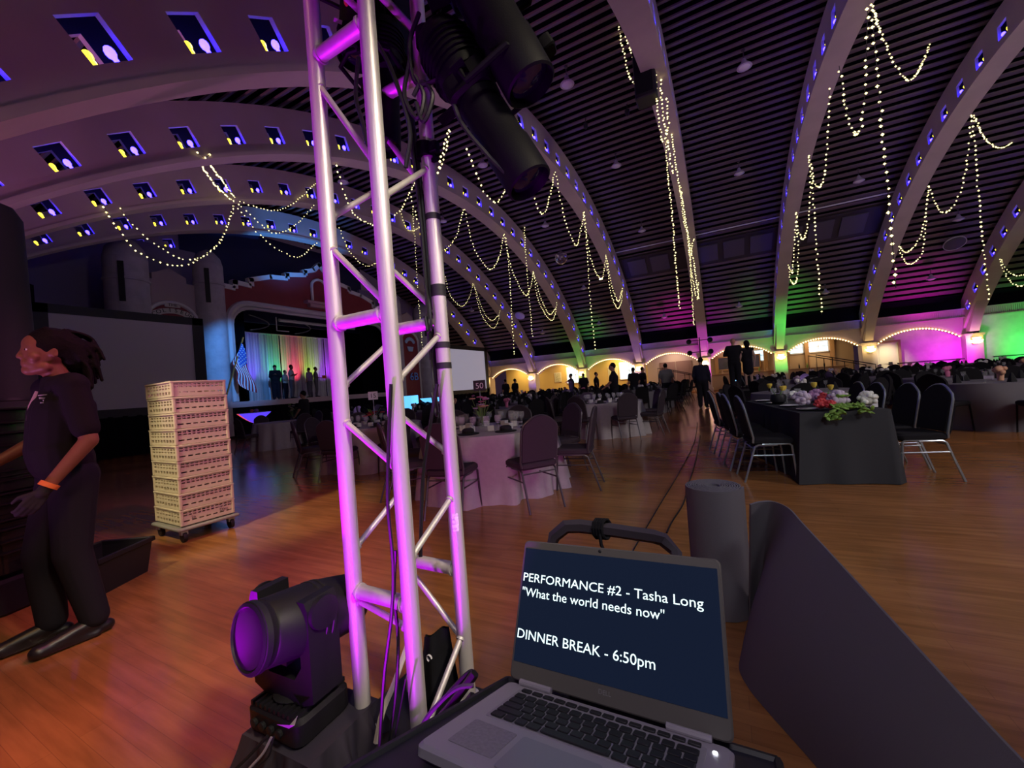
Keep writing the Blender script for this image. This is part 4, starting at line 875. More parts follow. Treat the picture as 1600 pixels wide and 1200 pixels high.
# ------------------------------------------------------------------ dark matting roll with loose end
rc = onz(1131, 972) ; rc = rc + Vector((rc.x - 0, rc.y, 0)).normalized() * .14
RR, RH = .142, .665
ro = thing('matting_roll', (rc.x, rc.y, 0), 'dark rubber matting roll standing on end with its loose end unrolled', 'roll')
sp = MB(); N = 150; turns = 9
inn, out = [], []
for i in range(N + 1):
    a = 2 * PI * turns * i / N; r = .035 + (RR - .035) * i / N; inn.append((r * math.cos(a), r * math.sin(a)))
TK = .0085
def wallstrip(path, z0s, z1s, b_):
    n = len(path); vs = []
    for i, (x, y) in enumerate(path):
        p, q_ = path[max(0, i - 1)], path[min(n - 1, i + 1)]; t_ = Vector((q_[0] - p[0], q_[1] - p[1], 0)).normalized(); nn = Vector((-t_.y, t_.x, 0)) * TK / 2
        for s in (-1, 1):
            for z in (z0s, z1s): vs.append((x + s * nn.x, y + s * nn.y, z))
    fs = []
    for i in range(n - 1):
        k = i * 4; fs += [(k, k + 4, k + 5, k + 1), (k + 2, k + 3, k + 7, k + 6), (k + 1, k + 5, k + 7, k + 3), (k, k + 2, k + 6, k + 4)]
    fs += [(0, 1, 3, 2)]; b_.add(vs, fs)
wallstrip(inn, 0.003, RH, sp); sp.obj('wound_layers', RUBBER, ro)
MB().lathe([(.0, .01), (RR - .012, .01), (RR - .012, RH - .012), (.0, RH - .012)], 30).obj('core', RUBBER, ro)
# loose end: sheet between a floor edge and an upper edge
topP = [onz(1172, 788, RH), onz(1186, 784, RH), onz(1204, 783, RH), onz(1222, 788, RH), onz(1236, 797, .66), onz(1252, 815, .655), onz(1290, 856, .635), onz(1350, 921, .60), onz(1430, 1008, .545), onz(1510, 1095, .49), onz(1600, 1190, .43), onz(1700, 1290, .38)]
botP = [onz(1171, 968), onz(1180, 962), onz(1188, 962), onz(1187, 972), onz(1172, 1000), onz(1156, 1040), onz(1170, 1075), onz(1205, 1118), onz(1262, 1182), onz(1320, 1250), onz(1395, 1340), onz(1480, 1450)]
A, B = spline(topP, 5), spline(botP, 5)
b_ = MB(); NB = 8
def sheet(off):
    vs = []
    for i, (p, q_) in enumerate(zip(A, B)):
        j = min(i + 1, len(A) - 1); k = max(i - 1, 0); t_ = (A[j] - A[k] + B[j] - B[k]); n = t_.cross(p - q_).normalized()
        for m_ in range(NB + 1):
            f = m_ / NB; pt = q_.lerp(p, f) + n * (.035 * math.sin(PI * f) * min(1, i / 25)) + n * off; pt.z = max(.004, pt.z); vs.append(pt)
    return vs
v0, v1 = sheet(-.004), sheet(.004); n = len(A); W = NB + 1; K = n * W
fs = []
for i in range(n - 1):
    for m_ in range(NB): a = i * W + m_; fs += [(a, a + 1, a + W + 1, a + W), (K + a, K + a + W, K + a + W + 1, K + a + 1)]
    for m_ in (0, NB): a = i * W + m_; fs.append((a, a + W, K + a + W, K + a))
for i in (0, n - 1):
    for m_ in range(NB): a = i * W + m_; fs.append((a, a + 1, K + a + 1, K + a))
b_.add(v0 + v1, fs); b_.obj('loose_end', RUBBER, ro, world=True)
# ------------------------------------------------------------------ crates on a dolly
CR_ = mat('beige_crate_plastic', (.62, .53, .40), .6, var=.06, vs=6)
F0, Lc, Rc = onz(285, 850), onz(246, 838), onz(369, 824)
ey = (Rc - F0).normalized(); ex = Vector((-ey.y, ey.x, 0))   # ey along the pink side, ex away along the yellow side
CWd, CLn, CHt, DZ = (Rc - F0).length, .60, .1585, .145
crz = math.atan2(ey.y, ey.x)
ccen = F0 + ey * CWd / 2 + ex * CLn / 2
def lattice(W, H, T, rows):
    """basket wall in the local xz plane with rows of open slots (z0, z1, slots)"""
    b = MB(); zs = [0]; 
    for z0, z1, n in rows: zs += [z0, z1]
    zs.append(H); nmax = rows[0][2]
    for i in range(0, len(zs) - 1):
        z0, z1 = zs[i], zs[i + 1]
        if i % 2 == 0: b.box((0, 0, (z0 + z1) / 2), (W, T, z1 - z0))
        else:
            n = rows[(i - 1) // 2][2]; pitch = (W - .04) / n
            b.box((-W / 2 + .01, 0, (z0 + z1) / 2), (.02, T, z1 - z0)); b.box((W / 2 - .01, 0, (z0 + z1) / 2), (.02, T, z1 - z0))
            for k in range(1, n): b.box((-W / 2 + .02 + pitch * k, 0, (z0 + z1) / 2), (pitch * .34, T, z1 - z0))
    return b
rows_s = [(.022, .050, 8), (.074, .090, 8), (.102, .118, 8)]
rows_l = [(.034, .047, 7), (.090, .102, 11), (.114, .126, 11)]
WX, WYc = CWd - .012, CLn - .012
side_me = lattice(WX, CHt - .008, .012, rows_l).mesh('side_wall', CR_, False); end_me = lattice(WYc, CHt - .008, .012, rows_s).mesh('end_wall', CR_, False)
rim = MB()
for s in (-1, 1): rim.rbox((0, s * (CLn / 2 - .006), CHt - .010), (CWd + .012, .022, .016), .004); rim.rbox((s * (CWd / 2 - .006), 0, CHt - .010), (.022, CLn + .012, .016), .004)
rim_me = rim.mesh('rim', CR_); base_me = MB().box((0, 0, .006), (CWd - .02, CLn - .02, .012)).mesh('base', CR_, False)
post_me = MB().rbox((0, 0, CHt / 2), (.030, .030, CHt - .006), .008).mesh('corner_post', CR_)
names = ['bottom crate of the beige stack, standing on the dolly', 'second beige crate from the bottom of the stack', 'third beige crate from the bottom of the stack', 'fourth beige crate from the bottom of the stack', 'middle beige crate of the stack of nine',
         'fourth beige crate from the top of the stack', 'third beige crate from the top of the stack', 'second beige crate from the top of the stack', 'topmost beige slotted crate, open at the top']
CR2 = mat('pale_green_crate_plastic', (.58, .60, .38), .6)
for i in range(9):
    jx, jy = (random.random() - .5) * .012, (random.random() - .5) * .012
    t = thing('crate', (ccen.x + jx, ccen.y + jy, DZ + .016 + CHt * i), names[i], 'crate', 'stack of nine beige crates', rz=crz + (random.random() - .5) * .012)
    for s in (-1, 1):
        part('side_wall', side_me, t, M=Matrix.Translation((0, s * (CLn / 2 - .012), .004)))
        part('end_wall', end_me, t, M=Matrix.Translation((s * (CWd / 2 - .012), 0, .004)) @ Matrix.Rotation(PI / 2, 4, 'Z'))
    part('rim', rim_me, t); part('base', base_me, t)
    for sx in (-1, 1):
        for sy in (-1, 1): part('corner_post', post_me, t, M=Matrix.Translation((sx * (CWd / 2 - .012), sy * (CLn / 2 - .012), 0)))
    if i == 0:
        for sx, wd in ((-.15, '2n'), (.10, 'Dixn')): text(wd, .040, BLACK, t, Matrix.Translation((sx, -CLn / 2 + .0050, .056)) @ Matrix.Rotation(PI / 2, 4, 'X'), 'handwriting', .0004)
dl = thing('crate_dolly', (ccen.x, ccen.y, 0), 'flat dolly on casters under the beige crate stack', 'dolly', rz=crz)
MB().rbox((0, 0, .135), (CWd + .07, CLn + .07, .03), .03).obj('deck', mat('grey_green_dolly', (.25, .24, .22), .6), dl)
for sx in (-1, 1):
    for sy in (-1, 1):
        c = MB().lathe([(.0, -.016), (.05, -.016), (.052, 0), (.05, .016), (0, .016)], 16, Matrix.Rotation(PI / 2, 3, 'Y'), (sx * (CWd / 2 - .03), sy * (CLn / 2 - .04), .053)).obj('caster', BLKPLAST, dl)
        MB().box((sx * (CWd / 2 - .03), sy * (CLn / 2 - .04), .10), (.06, .05, .05)).obj('fork', STEEL, c, smooth=False)
# ------------------------------------------------------------------ totes, stack of black tubs, dark covered column
def tote(loc, rz, L_, W_, H_, lab, m_):
    t = thing('storage_tote', loc, lab, 'tote', rz=rz)
    b = MB(); ib = MB()
    for z, k in ((0, .86), (H_, 1.0)):
        for x, y in ((-1, -1), (1, -1), (1, 1), (-1, 1)): b.v.append((x * L_ / 2 * k, y * W_ / 2 * k, z))
    for z, k in ((.02, .82), (H_, .95)):
        for x, y in ((-1, -1), (1, -1), (1, 1), (-1, 1)): b.v.append((x * L_ / 2 * k, y * W_ / 2 * k, z))
    b.f = [(3, 2, 1, 0), (0, 1, 5, 4), (1, 2, 6, 5), (2, 3, 7, 6), (3, 0, 4, 7), (8, 9, 10, 11), (9, 8, 12, 13), (10, 9, 13, 14), (11, 10, 14, 15), (8, 11, 15, 12), (4, 5, 13, 12), (5, 6, 14, 13), (6, 7, 15, 14), (7, 4, 12, 15)]
    b.obj('tub', m_, t, smooth=False)
    r = MB()
    for s in (-1, 1): r.rbox((0, s * W_ / 2, H_ - .015), (L_ + .03, .03, .035), .01); r.rbox((s * L_ / 2, 0, H_ - .015), (.03, W_ + .03, .035), .01)
    r.obj('rim', m_, t)
    for s in (-1, 1): MB().rbox((s * (L_ / 2 + .012), 0, H_ - .06), (.03, W_ * .4, .03), .008).obj('handle', m_, t)
    return t
q0, q1 = onz(160, 934), onz(242, 890); td = (q1 - q0); p = (q0 + q1) / 2 + Vector((-td.y, td.x, 0)).normalized() * .21; tote((p.x, p.y, 0), math.atan2(td.y, td.x), td.length * 1.05, .40, .27, 'black plastic tote on the floor behind the man', BLKPLAST)
p = onz(14, 915); tote((p.x - .12, p.y + .06, 0), -.2, .60, .42, .26, 'dark grey plastic tote at the foot of the black tub stack', mat('slate_plastic', (.06, .065, .085), .5))
sp0 = onz(-28, 905)
TUBM = mat('glossy_black_tub', (.010, .009, .010), .22)
sx_, sy_ = at(-12, 700, 2.75).x, at(-12, 700, 2.75).y
tubb = MB().rbox((0, 0, .085), (.50, .38, .17), .06, n=4).mesh('tub_body', TUBM); tubr = MB().rbox((0, 0, .162), (.56, .44, .018), .07, n=4).mesh('tub_rim', TUBM)
zst = .0
lv = []
z = .25
import itertools
t = thing('tub_stand', (sx_, sy_, 0), 'low black stand under the stack of glossy tubs', 'stand', rz=.4)
MB().rbox((0, 0, .12), (.54, .42, .24), .05).obj('stand_body', BLKPLAST, t)
gap = [.075, .085, .06, .11, .07, .09, .065, .10, .075, .085, .07, .095, .17]
for i, g in enumerate(gap):
    t = thing('bus_tub', (sx_ + (random.random() - .5) * .02, sy_ + (random.random() - .5) * .02, z), 'glossy black bus tub nested in the tall stack beside the man, ' + ['lowest', 'second from bottom', 'third from bottom', 'fourth from bottom', 'fifth from bottom', 'sixth from bottom', 'seventh and middle', 'sixth from top', 'fifth from top', 'fourth from top', 'third from top', 'second from top', 'topmost'][i], 'tub', 'stack of black bus tubs', rz=.4 + (random.random() - .5) * .06)
    part('tub_body', tubb, t); part('tub_rim', tubr, t); z += g
cpos = at(10, 560, 3.7)
co = thing('covered_column', (cpos.x, cpos.y, 0), 'tall dark fabric covered column with rounded top behind the tub stack', 'column')
ztop = at(14, 316, 3.7).z
MB().lathe([(.20, .0), (.195, 1.0), (.19, 2.0), (.165, ztop - .14), (.11, ztop - .03), (.05, ztop), (.0, ztop + .004)], 24).obj('cover', mat('charcoal_cover', (.035, .034, .038), .8, bump=.2, bs=30), co)
for z_ in (.9, 1.5): MB().lathe([(.196, z_), (.201, z_ + .006), (.196, z_ + .03)], 24).obj('strap', BLACK, co)
# ------------------------------------------------------------------ people
def remesh(b, name, m, parent, vox, it=4, label=None):
    me = b.mesh(name, m, True, 180); o = bpy.data.objects.new(name, me); COL.objects.link(o)
    r = o.modifiers.new('remesh', 'REMESH'); r.mode = 'VOXEL'; r.voxel_size = vox; r.use_smooth_shade = True
    if it: s = o.modifiers.new('smooth', 'SMOOTH'); s.iterations = it; s.factor = .5
    dg = bpy.context.evaluated_depsgraph_get(); ev = o.evaluated_get(dg); nm = bpy.data.meshes.new_from_object(ev)
    o.modifiers.clear(); o.data = nm; nm.materials.clear(); nm.materials.append(m)
    nm.polygons.foreach_set('use_smooth', [True] * len(nm.polygons))
    o.parent = parent
    if label: o['label'] = label
    return o
SKINS = {'brown': mat('brown_skin', (.24, .105, .060), .5, spec=.4), 'tan': mat('tan_skin', (.42, .22, .14), .55), 'pale': mat('light_skin', (.52, .32, .24), .55)}
HAIRM = mat('black_hair', (.006, .005, .005), .7, bump=.5, bs=120, spec=.15)
CL = {'black': mat('black_knit_shirt', (.012, .011, .016), .85, bump=.15, bs=300, spec=.2), 'navy': mat('navy_cloth', (.020, .020, .04), .85, spec=.2), 'grey': mat('grey_shirt', (.16, .16, .15), .85), 'white': mat('pale_shirt', (.5, .5, .46), .8), 'lilac': mat('lilac_shirt', (.28, .2, .38), .85),
      'trouser': mat('black_trousers', (.012, .011, .018), .85, spec=.2), 'greytr': mat('grey_trousers', (.12, .11, .14), .85), 'shoe': mat('black_leather_shoe', (.012, .010, .012), .35)}
def figure(loc, rz, label, h=1.75, skin='tan', top='black', bot='trouser', J=None, vox=.03, hair='short', dress=False, stout=1.0, fine=False, sleeves='short', name='person'):
    s = h / 1.75
    P = dict(head=(0, .02, 1.63), neck=(0, 0, 1.50), chest=(0, .0, 1.30), waist=(0, .01, 1.08), pel=(0, 0, .95), shL=(-.18, 0, 1.43), shR=(.18, 0, 1.43), elL=(-.25, -.03, 1.14), elR=(.25, -.03, 1.14), wrL=(-.25, .06, .90), wrR=(.25, .06, .90), haL=(-.25, .09, .80), haR=(.25, .09, .80),
             hipL=(-.09, 0, .92), hipR=(.09, 0, .92), knL=(-.10, .02, .50), knR=(.10, .02, .50), anL=(-.10, -.02, .09), anR=(.10, -.02, .09), toL=(-.12, .17, .035), toR=(.12, .17, .035))
    if J: P.update(J)
    P = {k: Vector(v) * s for k, v in P.items()}
    t = thing(name, loc, label, 'person', rz=rz)
    b = MB(); c = lambda a, d, r0, r1=None: b.capsule(P[a], P[d], r0 * s, None if r1 is None else r1 * s, 12, 4)
    hd = P['head']; b.ball(hd + Vector((0, 0, .015)) * s, .098 * s, 16, 12, (.80, 1.0, 1.12)); b.ball(hd + Vector((0, .035, -.055)) * s, .068 * s, 14, 10, (.85, .9, 1.0))
    b.capsule(P['neck'], hd + Vector((0, -.015, -.06)) * s, .055 * s, .052 * s, 12, 3)
    for S in 'LR':
        c('sh' + S, 'el' + S, .050 * stout, .041); c('el' + S, 'wr' + S, .041 * stout, .027)
        if not fine: b.capsule(P['wr' + S], P['ha' + S], .030 * s, .022 * s, 10, 3)
        c('hip' + S, 'kn' + S, .080 * stout, .055); c('kn' + S, 'an' + S, .055, .036)
        b.capsule(P['an' + S], P['to' + S], .024 * s, .02 * s, 8, 3)
    for a, d, r0, r1 in (('chest', 'waist', .15, .13), ('waist', 'pel', .13, .145)):
        for dx in (-.06, .06): b.capsule(P[a] + Vector((dx, 0, 0)) * s, P[d] + Vector((dx * .8, 0, 0)) * s, r0 * .75 * s * stout, r1 * .75 * s * stout, 14, 4)
    b.capsule(P['shL'], P['shR'], .06 * s, .06 * s, 12, 4)
    if not fine:
        f = hd; b.capsule(f + Vector((0, .098, .005)) * s, f + Vector((0, .115, -.022)) * s, .012 * s, .016 * s, 8, 3)
        for e in (-1, 1): b.ball(f + Vector((e * .082, -.01, -.01)) * s, .026 * s, 8, 6, (.4, .7, 1.1))
    else:
        f = hd
        b.ball(f + Vector((0, .022, .046)) * s, .074 * s, 16, 12, (.98, 1, .95))
        b.capsule(f + Vector((0, .086, .026)) * s, f + Vector((0, .103, -.014)) * s, .010 * s, .013 * s, 10, 4)
        b.ball(f + Vector((0, .106, -.020)) * s, .0140 * s, 10, 8, (1.2, .85, .8))
        for e in (-1, 1):
            b.capsule(f + Vector((e * .012, .084, .035)) * s, f + Vector((e * .050, .070, .034)) * s, .010 * s, .010 * s, 8, 3)
            b.capsule(f + Vector((e * .020, .083, .002)) * s, f + Vector((e * .046, .074, .003)) * s, .0075 * s, .007 * s, 8, 3)
            b.ball(f + Vector((e * .044, .058, -.028)) * s, .030 * s, 12, 8, (1, .85, 1)); b.ball(f + Vector((e * .013, .100, -.024)) * s, .0085 * s, 8, 6)
            ec = f + Vector((e * .080, -.012, -.006)) * s
            b.tube([ec + Vector((e * .008, .011 * math.cos(q) - .002, .023 * math.sin(q) + .002)) * s for q in [k * PI / 4 for k in range(8)]], .0056 * s, 8, True); b.ball(ec + Vector((e * .0, .006, -.002)) * s, .016 * s, 10, 8, (.5, .8, 1.2))
        b.capsule(f + Vector((-.020, .091, -.049)) * s, f + Vector((.020, .091, -.049)) * s, .0095 * s, .0095 * s, 8, 3); b.capsule(f + Vector((-.017, .090, -.064)) * s, f + Vector((.017, .090, -.064)) * s, .0105 * s, .0105 * s, 8, 3)
        b.ball(f + Vector((0, .072, -.095)) * s, .030 * s, 12, 8); b.capsule(f + Vector((-.05, .02, -.085)) * s, f + Vector((0, .068, -.10)) * s, .026 * s, .026 * s, 10, 3); b.capsule(f + Vector((.05, .02, -.085)) * s, f + Vector((0, .068, -.10)) * s, .026 * s, .026 * s, 10, 3)
    body = remesh(b, 'body', SKINS[skin], t, vox * .42 if fine else vox, 3)
    # clothes
    g = MB(); k = 1.0 + .012 / .1
    for a, d, r0, r1 in (('chest', 'waist', .15, .14), ('waist', 'pel', .14, .145)):
        for dx in (-.065, -.022, .022, .065): g.capsule(P[a] + Vector((dx, 0, 0)) * s, P[a].lerp(P[d], 1 if d == 'waist' else .55) + Vector((dx * .85, 0, 0)) * s, (r0 * .75 + .018) * s * stout, (r1 * .75 + .018) * s * stout, 16, 4)
    g.capsule(P['shL'], P['shR'], .072 * s, .072 * s, 14, 4)
    g.capsule(P['chest'], P['neck'] - Vector((0, 0, .05)) * s, .12 * s, .075 * s, 14, 4)
    for S in 'LR':
        e = P['sh' + S].lerp(P['el' + S], .78) if sleeves == 'short' else P['el' + S]
        if sleeves != 'none': g.capsule(P['sh' + S], e, .066 * s * stout, .062 * s * (stout if sleeves == 'short' else 1), 14, 4)
        if sleeves == 'long': g.capsule(P['el' + S], P['wr' + S], .053 * s, .040 * s, 12, 4)
    if dress: g.capsule(P['pel'], P['pel'] + Vector((0, 0, -.30)) * s, .17 * s, .18 * s, 16, 4)
    else:
        if fine:
            pass
    remesh(g, 'dress' if dress else 'shirt', CL[top], t, vox * .5 if fine else vox, 4)
    if not dress:
        g = MB(); g.capsule(P['hipL'] * .8 + P['hipR'] * .2, P['hipR'] * .8 + P['hipL'] * .2, .122 * s * stout, None, 14, 4); g.capsule(P['pel'] + Vector((-.05, 0, .06)) * s, P['pel'] + Vector((.05, 0, .06)) * s, .115 * s * stout, None, 14, 4)
        for S in 'LR': g.capsule(P['hip' + S], P['kn' + S], .108 * s * stout, .082 * s * stout, 14, 4); g.capsule(P['kn' + S], P['an' + S] + Vector((0, 0, .02)) * s, .082 * s * stout, .066 * s * stout, 14, 4)
        remesh(g, 'trousers', CL[bot], t, vox * .6 if fine else vox, 4)
    for S in 'LR':
        g = MB(); a, d = P['an' + S], P['to' + S]; hl = a + (a - d).normalized() * .05 * s; hl.z = .035 * s
        g.capsule(hl, d, .036 * s, .040 * s, 12, 4); g.capsule(a + Vector((0, .01, -.01)) * s, d + Vector((0, -.01, 0)), .042 * s, .036 * s, 12, 4); g.capsule(a + Vector((0, 0, .0)), a + Vector((0, .06, -.04)) * s, .045 * s, .04 * s, 12, 4); g.box((hl + d) / 2 + Vector((0, 0, -.022 * s)), (.075 * s, .2 * s, .02 * s))
        for i in range(len(g.v)): g.v[i] = (g.v[i][0], g.v[i][1], max(.002, g.v[i][2]))
        remesh(g, 'shoe', CL['shoe'], t, vox * .6 if fine else vox, 2)
    if hair:
        g = MB(); f = hd
        if hair == 'short': g.ball(f + Vector((0, -.018, .035)) * s, .102 * s, 14, 10, (.84, .98, 1.05))
        elif hair == 'long':
            g.ball(f + Vector((0, -.02, .035)) * s, .108 * s, 14, 10, (.9, 1, 1.05)); g.capsule(f + Vector((0, -.06, 0)) * s, f + Vector((0, -.07, -.16)) * s, .10 * s, .07 * s, 12, 4)
        elif hair == 'cap':
            g.ball(f + Vector((0, -.01, .045)) * s, .106 * s, 14, 10, (.88, 1, .95)); g.box(f + Vector((0, .12, .05)) * s, (.13 * s, .1 * s, .02 * s))
        if hair in ('short', 'long', 'cap'): remesh(g, 'hair' if hair != 'cap' else 'cap', HAIRM, t, vox if not fine else .01, 2)
    return t, P, s
# --- the man in the left foreground
mpos = onz(122, 992)
J = dict(head=(.0, .045, 1.635), neck=(0, .01, 1.49), chest=(0, .0, 1.30), waist=(0, .03, 1.08), pel=(0, .0, .95), shL=(-.19, -.01, 1.44), shR=(.19, .02, 1.44), elL=(-.26, -.045, 1.125), wrL=(-.25, .13, .89), haL=(-.24, .165, .80), elR=(.24, .05, 1.15), wrR=(.20, .26, 1.02), haR=(.18, .33, .98),
         hipL=(-.09, -.01, .92), hipR=(.09, .0, .92), knL=(-.11, .02, .50), knR=(.10, .10, .50), anL=(-.11, -.05, .09), anR=(.09, .08, .09), toL=(-.13, .17, .035), toR=(.10, .30, .035))
man, P, ms = figure((mpos.x, mpos.y, 0), math.radians(176), 'man in black polo shirt and trousers with tied locs and orange wristband, looking away left', 1.80, 'brown', 'black', 'trouser', J, .016, None, False, 1.0, True)
hd = P['head']
for e in (-1, 1):
    MB().ball(hd + Vector((e * .033, .0755, .0165)) * ms, .0115 * ms, 12, 8).obj('eye', mat('eye_white', (.75, .7, .66), .2), man)
    MB().ball(hd + Vector((e * .0335, .0845, .0165)) * ms, .0050 * ms, 10, 6).obj('iris', mat('dark_iris', (.02, .012, .01), .15), man)
g = MB(); g.ball(hd + Vector((0, -.020, .042)) * ms, .104 * ms, 18, 12, (.86, 1.02, 1.05)); g.capsule(hd + Vector((0, -.06, .02)) * ms, hd + Vector((0, -.12, -.06)) * ms, .085 * ms, .060 * ms, 14, 4)
random.seed(5)
for i in range(70):
    u, v = random.random() * 2 * PI, random.random()
    st = hd + Vector((.09 * math.cos(u) * (.5 + .5 * v), -.03 + .10 * math.sin(u) * (.5 + .5 * v), .05 + .095 * (1 - v * .8))) * ms
    if st.y > hd.y + .07 and v > .3: continue
    e_ = Vector(((st.x - hd.x) * .9, min(st.y, hd.y - .05) - .08 - .05 * random.random(), st.z - .10 - .17 * random.random() * (1 if st.y < hd.y else .5)))
    if abs(e_.x) < .03: e_.x *= 2
    m1 = (st + e_) / 2 + Vector((0, -.03, .015))
    pts = spline([st, m1, e_], 4)
    for a, b_ in zip(pts[:-1], pts[1:]): g.capsule(a, b_, .0105, .0095, 7, 2)
for i in range(16):
    a = PI * (i / 15 - .5); st = hd + Vector((.075 * math.sin(a), -.10, .0)) * ms
    en = st + Vector((.02 * math.sin(a), -.035 - .02 * random.random(), -.20 - .05 * random.random()))
    for q, w_ in zip(spline([st, (st + en) / 2 + Vector((0, -.025, 0)), en], 4)[:-1], spline([st, (st + en) / 2 + Vector((0, -.025, 0)), en], 4)[1:]): g.capsule(q, w_, .012, .011, 7, 2)
remesh(g, 'locs', HAIRM, man, .0072, 1)
# polo collar, chest embroidery, wristband, glove, belt, lanyard
MB().grid(lambda a, b: Vector((.082 * math.cos(2 * PI * a) * (1 + .12 * (1 - b)), .075 * math.sin(2 * PI * a) * (1 + .12 * (1 - b)) - .0, 1.452 + .055 * b + .012 * math.sin(2 * PI * a) * -1)) * ms, 26, 3, True).obj('collar', CL['black'], man)
wr, ha, el = P['wrL'], P['haL'], P['elL']; ud = (wr - el).normalized()
qd = ud.to_track_quat('Z', 'Y').to_matrix()
MB().lathe([(.037 * ms, -.012), (.041 * ms, -.012), (.041 * ms, .012), (.037 * ms, .012)], 18, qd, wr - ud * .03).obj('wristband', mat('orange_wristband', (.95, .28, .06), .5), man, ).__setitem__('label', 'orange wristband')
def hand(w_, d, side, thumbdir, m_, nm):
    """palm, four unequal curled fingers, thumb from the side of the palm"""
    d = d.normalized(); n = thumbdir - d * thumbdir.dot(d); n.normalize(); pn = d.cross(n).normalized() * side
    b = MB(); b.capsule(w_ - d * .03, w_ + d * .01, .031, .030, 10, 4)
    for k in range(4):
        o_ = n * (.030 - .020 * k); L_ = (.078, .088, .082, .064)[k]
        kn = w_ + d * .095 + o_ - (d * .006 * abs(k - 1))
        b.capsule(w_ + d * .02 + o_ * .7, kn, .016, .0125, 8, 3)
        p1 = kn + (d * .9 + pn * .45).normalized() * L_ * .45; p2 = p1 + (d * .45 + pn * .9).normalized() * L_ * .32; p3 = p2 + (pn * .95 - d * .1).normalized() * L_ * .24
        b.capsule(kn, p1, .0105, .0095, 8, 3); b.capsule(p1, p2, .0095, .0088, 8, 3); b.capsule(p2, p3, .0088, .0078, 8, 3)
    t0 = w_ + d * .03 + n * .028; t1 = t0 + (n * .75 + d * .8 + pn * .3).normalized() * .045; t2 = t1 + (d * .95 + n * .1 + pn * .35).normalized() * .032
    b.capsule(w_ + d * .012 + n * .012, t0, .018, .015, 8, 3); b.capsule(t0, t1, .0145, .0115, 8, 3); b.capsule(t1, t2, .0115, .009, 8, 3)
    return remesh(b, nm, m_, man, .0052, 2)
GLV = mat('black_work_glove', (.020, .017, .024), .8)
hand(wr + ud * .005, ud, 1, Vector((0, 1, .35)), GLV, 'glove'); 
wr2, el2 = P['wrR'], P['elR']; hand(wr2, (wr2 - el2), -1, Vector((-.3, .1, 1)), GLV, 'glove')
lg = MB(); lg.box((0, 0, 0), (.050, .002, .010)); lg.box((.010, 0, -.014), (.030, .002, .008)); lg.box((-.004, 0, -.026), (.040, .002, .006)); lg.prism([(-.03, .012), (.03, .018), (.026, .024), (-.026, .018)], (0, .001, 0), (1, 0, 0), (0, 0, 1), (0, -.002, 0))
ctr = Vector((-.128, .092, 1.375)) * ms
o = lg.obj('chest_embroidery', mat('pale_blue_thread', (.55, .62, .85), .7), man); o.matrix_basis = Matrix.Translation(ctr) @ Matrix.Rotation(-.80, 4, 'Z') @ Matrix.Rotation(-.12, 4, 'X'); o['label'] = 'pale blue chest embroidery'
MB().tube([Vector(p) * ms for p in ((.03, .085, 1.42), (.045, .112, 1.34), (.05, .122, 1.26))], .011, 6, flat=.3).obj('lanyard', mat('pale_pink_ribbon', (.6, .45, .48), .6), man)
# --- others
def face(loc, tx, ty): return math.atan2(-(tx - loc[0]), ty - loc[1])
A_ = lambda px, py, d_: at(px, py, d_)
def stand(px, d_, z=0):
    """floor point seen in image column px at depth d_"""
    lo, hi = 200, 1400; v = at(px, 600, d_); v2 = at(px - (v.z - z) * 0, 600, d_); return Vector((v.x, v.y, z))
def standh(px, pyhead, d_, z=0): v = at(px, pyhead, d_); return Vector((v.x, v.y, z))
apl = dict(elL=(-.24, .05, 1.16), wrL=(-.06, .24, 1.25), haL=(-.02, .30, 1.30), elR=(.24, .05, 1.16), wrR=(.06, .24, 1.25), haR=(.02, .30, 1.30))
fwd = dict(elL=(-.22, .04, 1.15), wrL=(-.16, .26, 1.10), haL=(-.15, .34, 1.10), elR=(.22, .04, 1.15), wrR=(.16, .26, 1.10), haR=(.15, .34, 1.10))
ZS_ = 1.515
stage = [(431, -20.3, -PI / 2 - .6, 1.78, 'black', 'trouser', apl, 'man all in black with a cap standing on stage', 'cap', 'tan', 1.25, 'long'),
         (446, -20.95, -PI / 2 + .5, 1.58, 'white', 'trouser', fwd, 'smaller person in pale top on stage, behind the clapping man', 'short', 'tan', 1, 'short'),
         (456, -20.2, -PI / 2 + .7, 1.80, 'white', 'greytr', apl, 'man in pale shirt and grey trousers clapping on stage', 'short', 'brown', 1, 'short'),
         (484, -20.3, PI * .6, 1.66, 'lilac', 'greytr', None, 'person in lilac grey top with back turned on stage', 'short', 'tan', 1.05, 'short'),
         (494, -20.2, -PI / 2 + .9, 1.70, 'grey', 'greytr', fwd, 'person in grey holding a red folder at right of the stage group', 'short', 'brown', 1, 'short')]
for px, X, rz, h, tp_, bt_, J_, lab, hr, sk_, st_, slv in stage:
    v = onx(px, 600, X); figure((X, v.y, ZS_), rz, lab, h, sk_, tp_, bt_, J_, .035, hr, stout=st_, sleeves=slv)
v = onx(505, 600, -20.2); t = MB().box((0, 0, 0), (.03, .26, .18)).obj('red_folder', mat('red_folder', (.8, .08, .03), .5), smooth=False); t.location = (-20.0, v.y - .05, ZS_ + 1.12); tag(t, 'small red folder held up by the person on stage', 'folder')
v = standh(475, 630, 11.4); figure((v.x, v.y, 0), face(v, v.x - 2, v.y - 1), 'person in black t-shirt leaning on a chair near the stage', 1.62, 'tan', 'black', 'trouser', dict(elR=(.25, .03, 1.16), wrR=(.20, .18, .95), haR=(.18, .26, .90), elL=(-.25, .03, 1.16), wrL=(-.2, .2, .95), haL=(-.18, .28, .9)), .03)
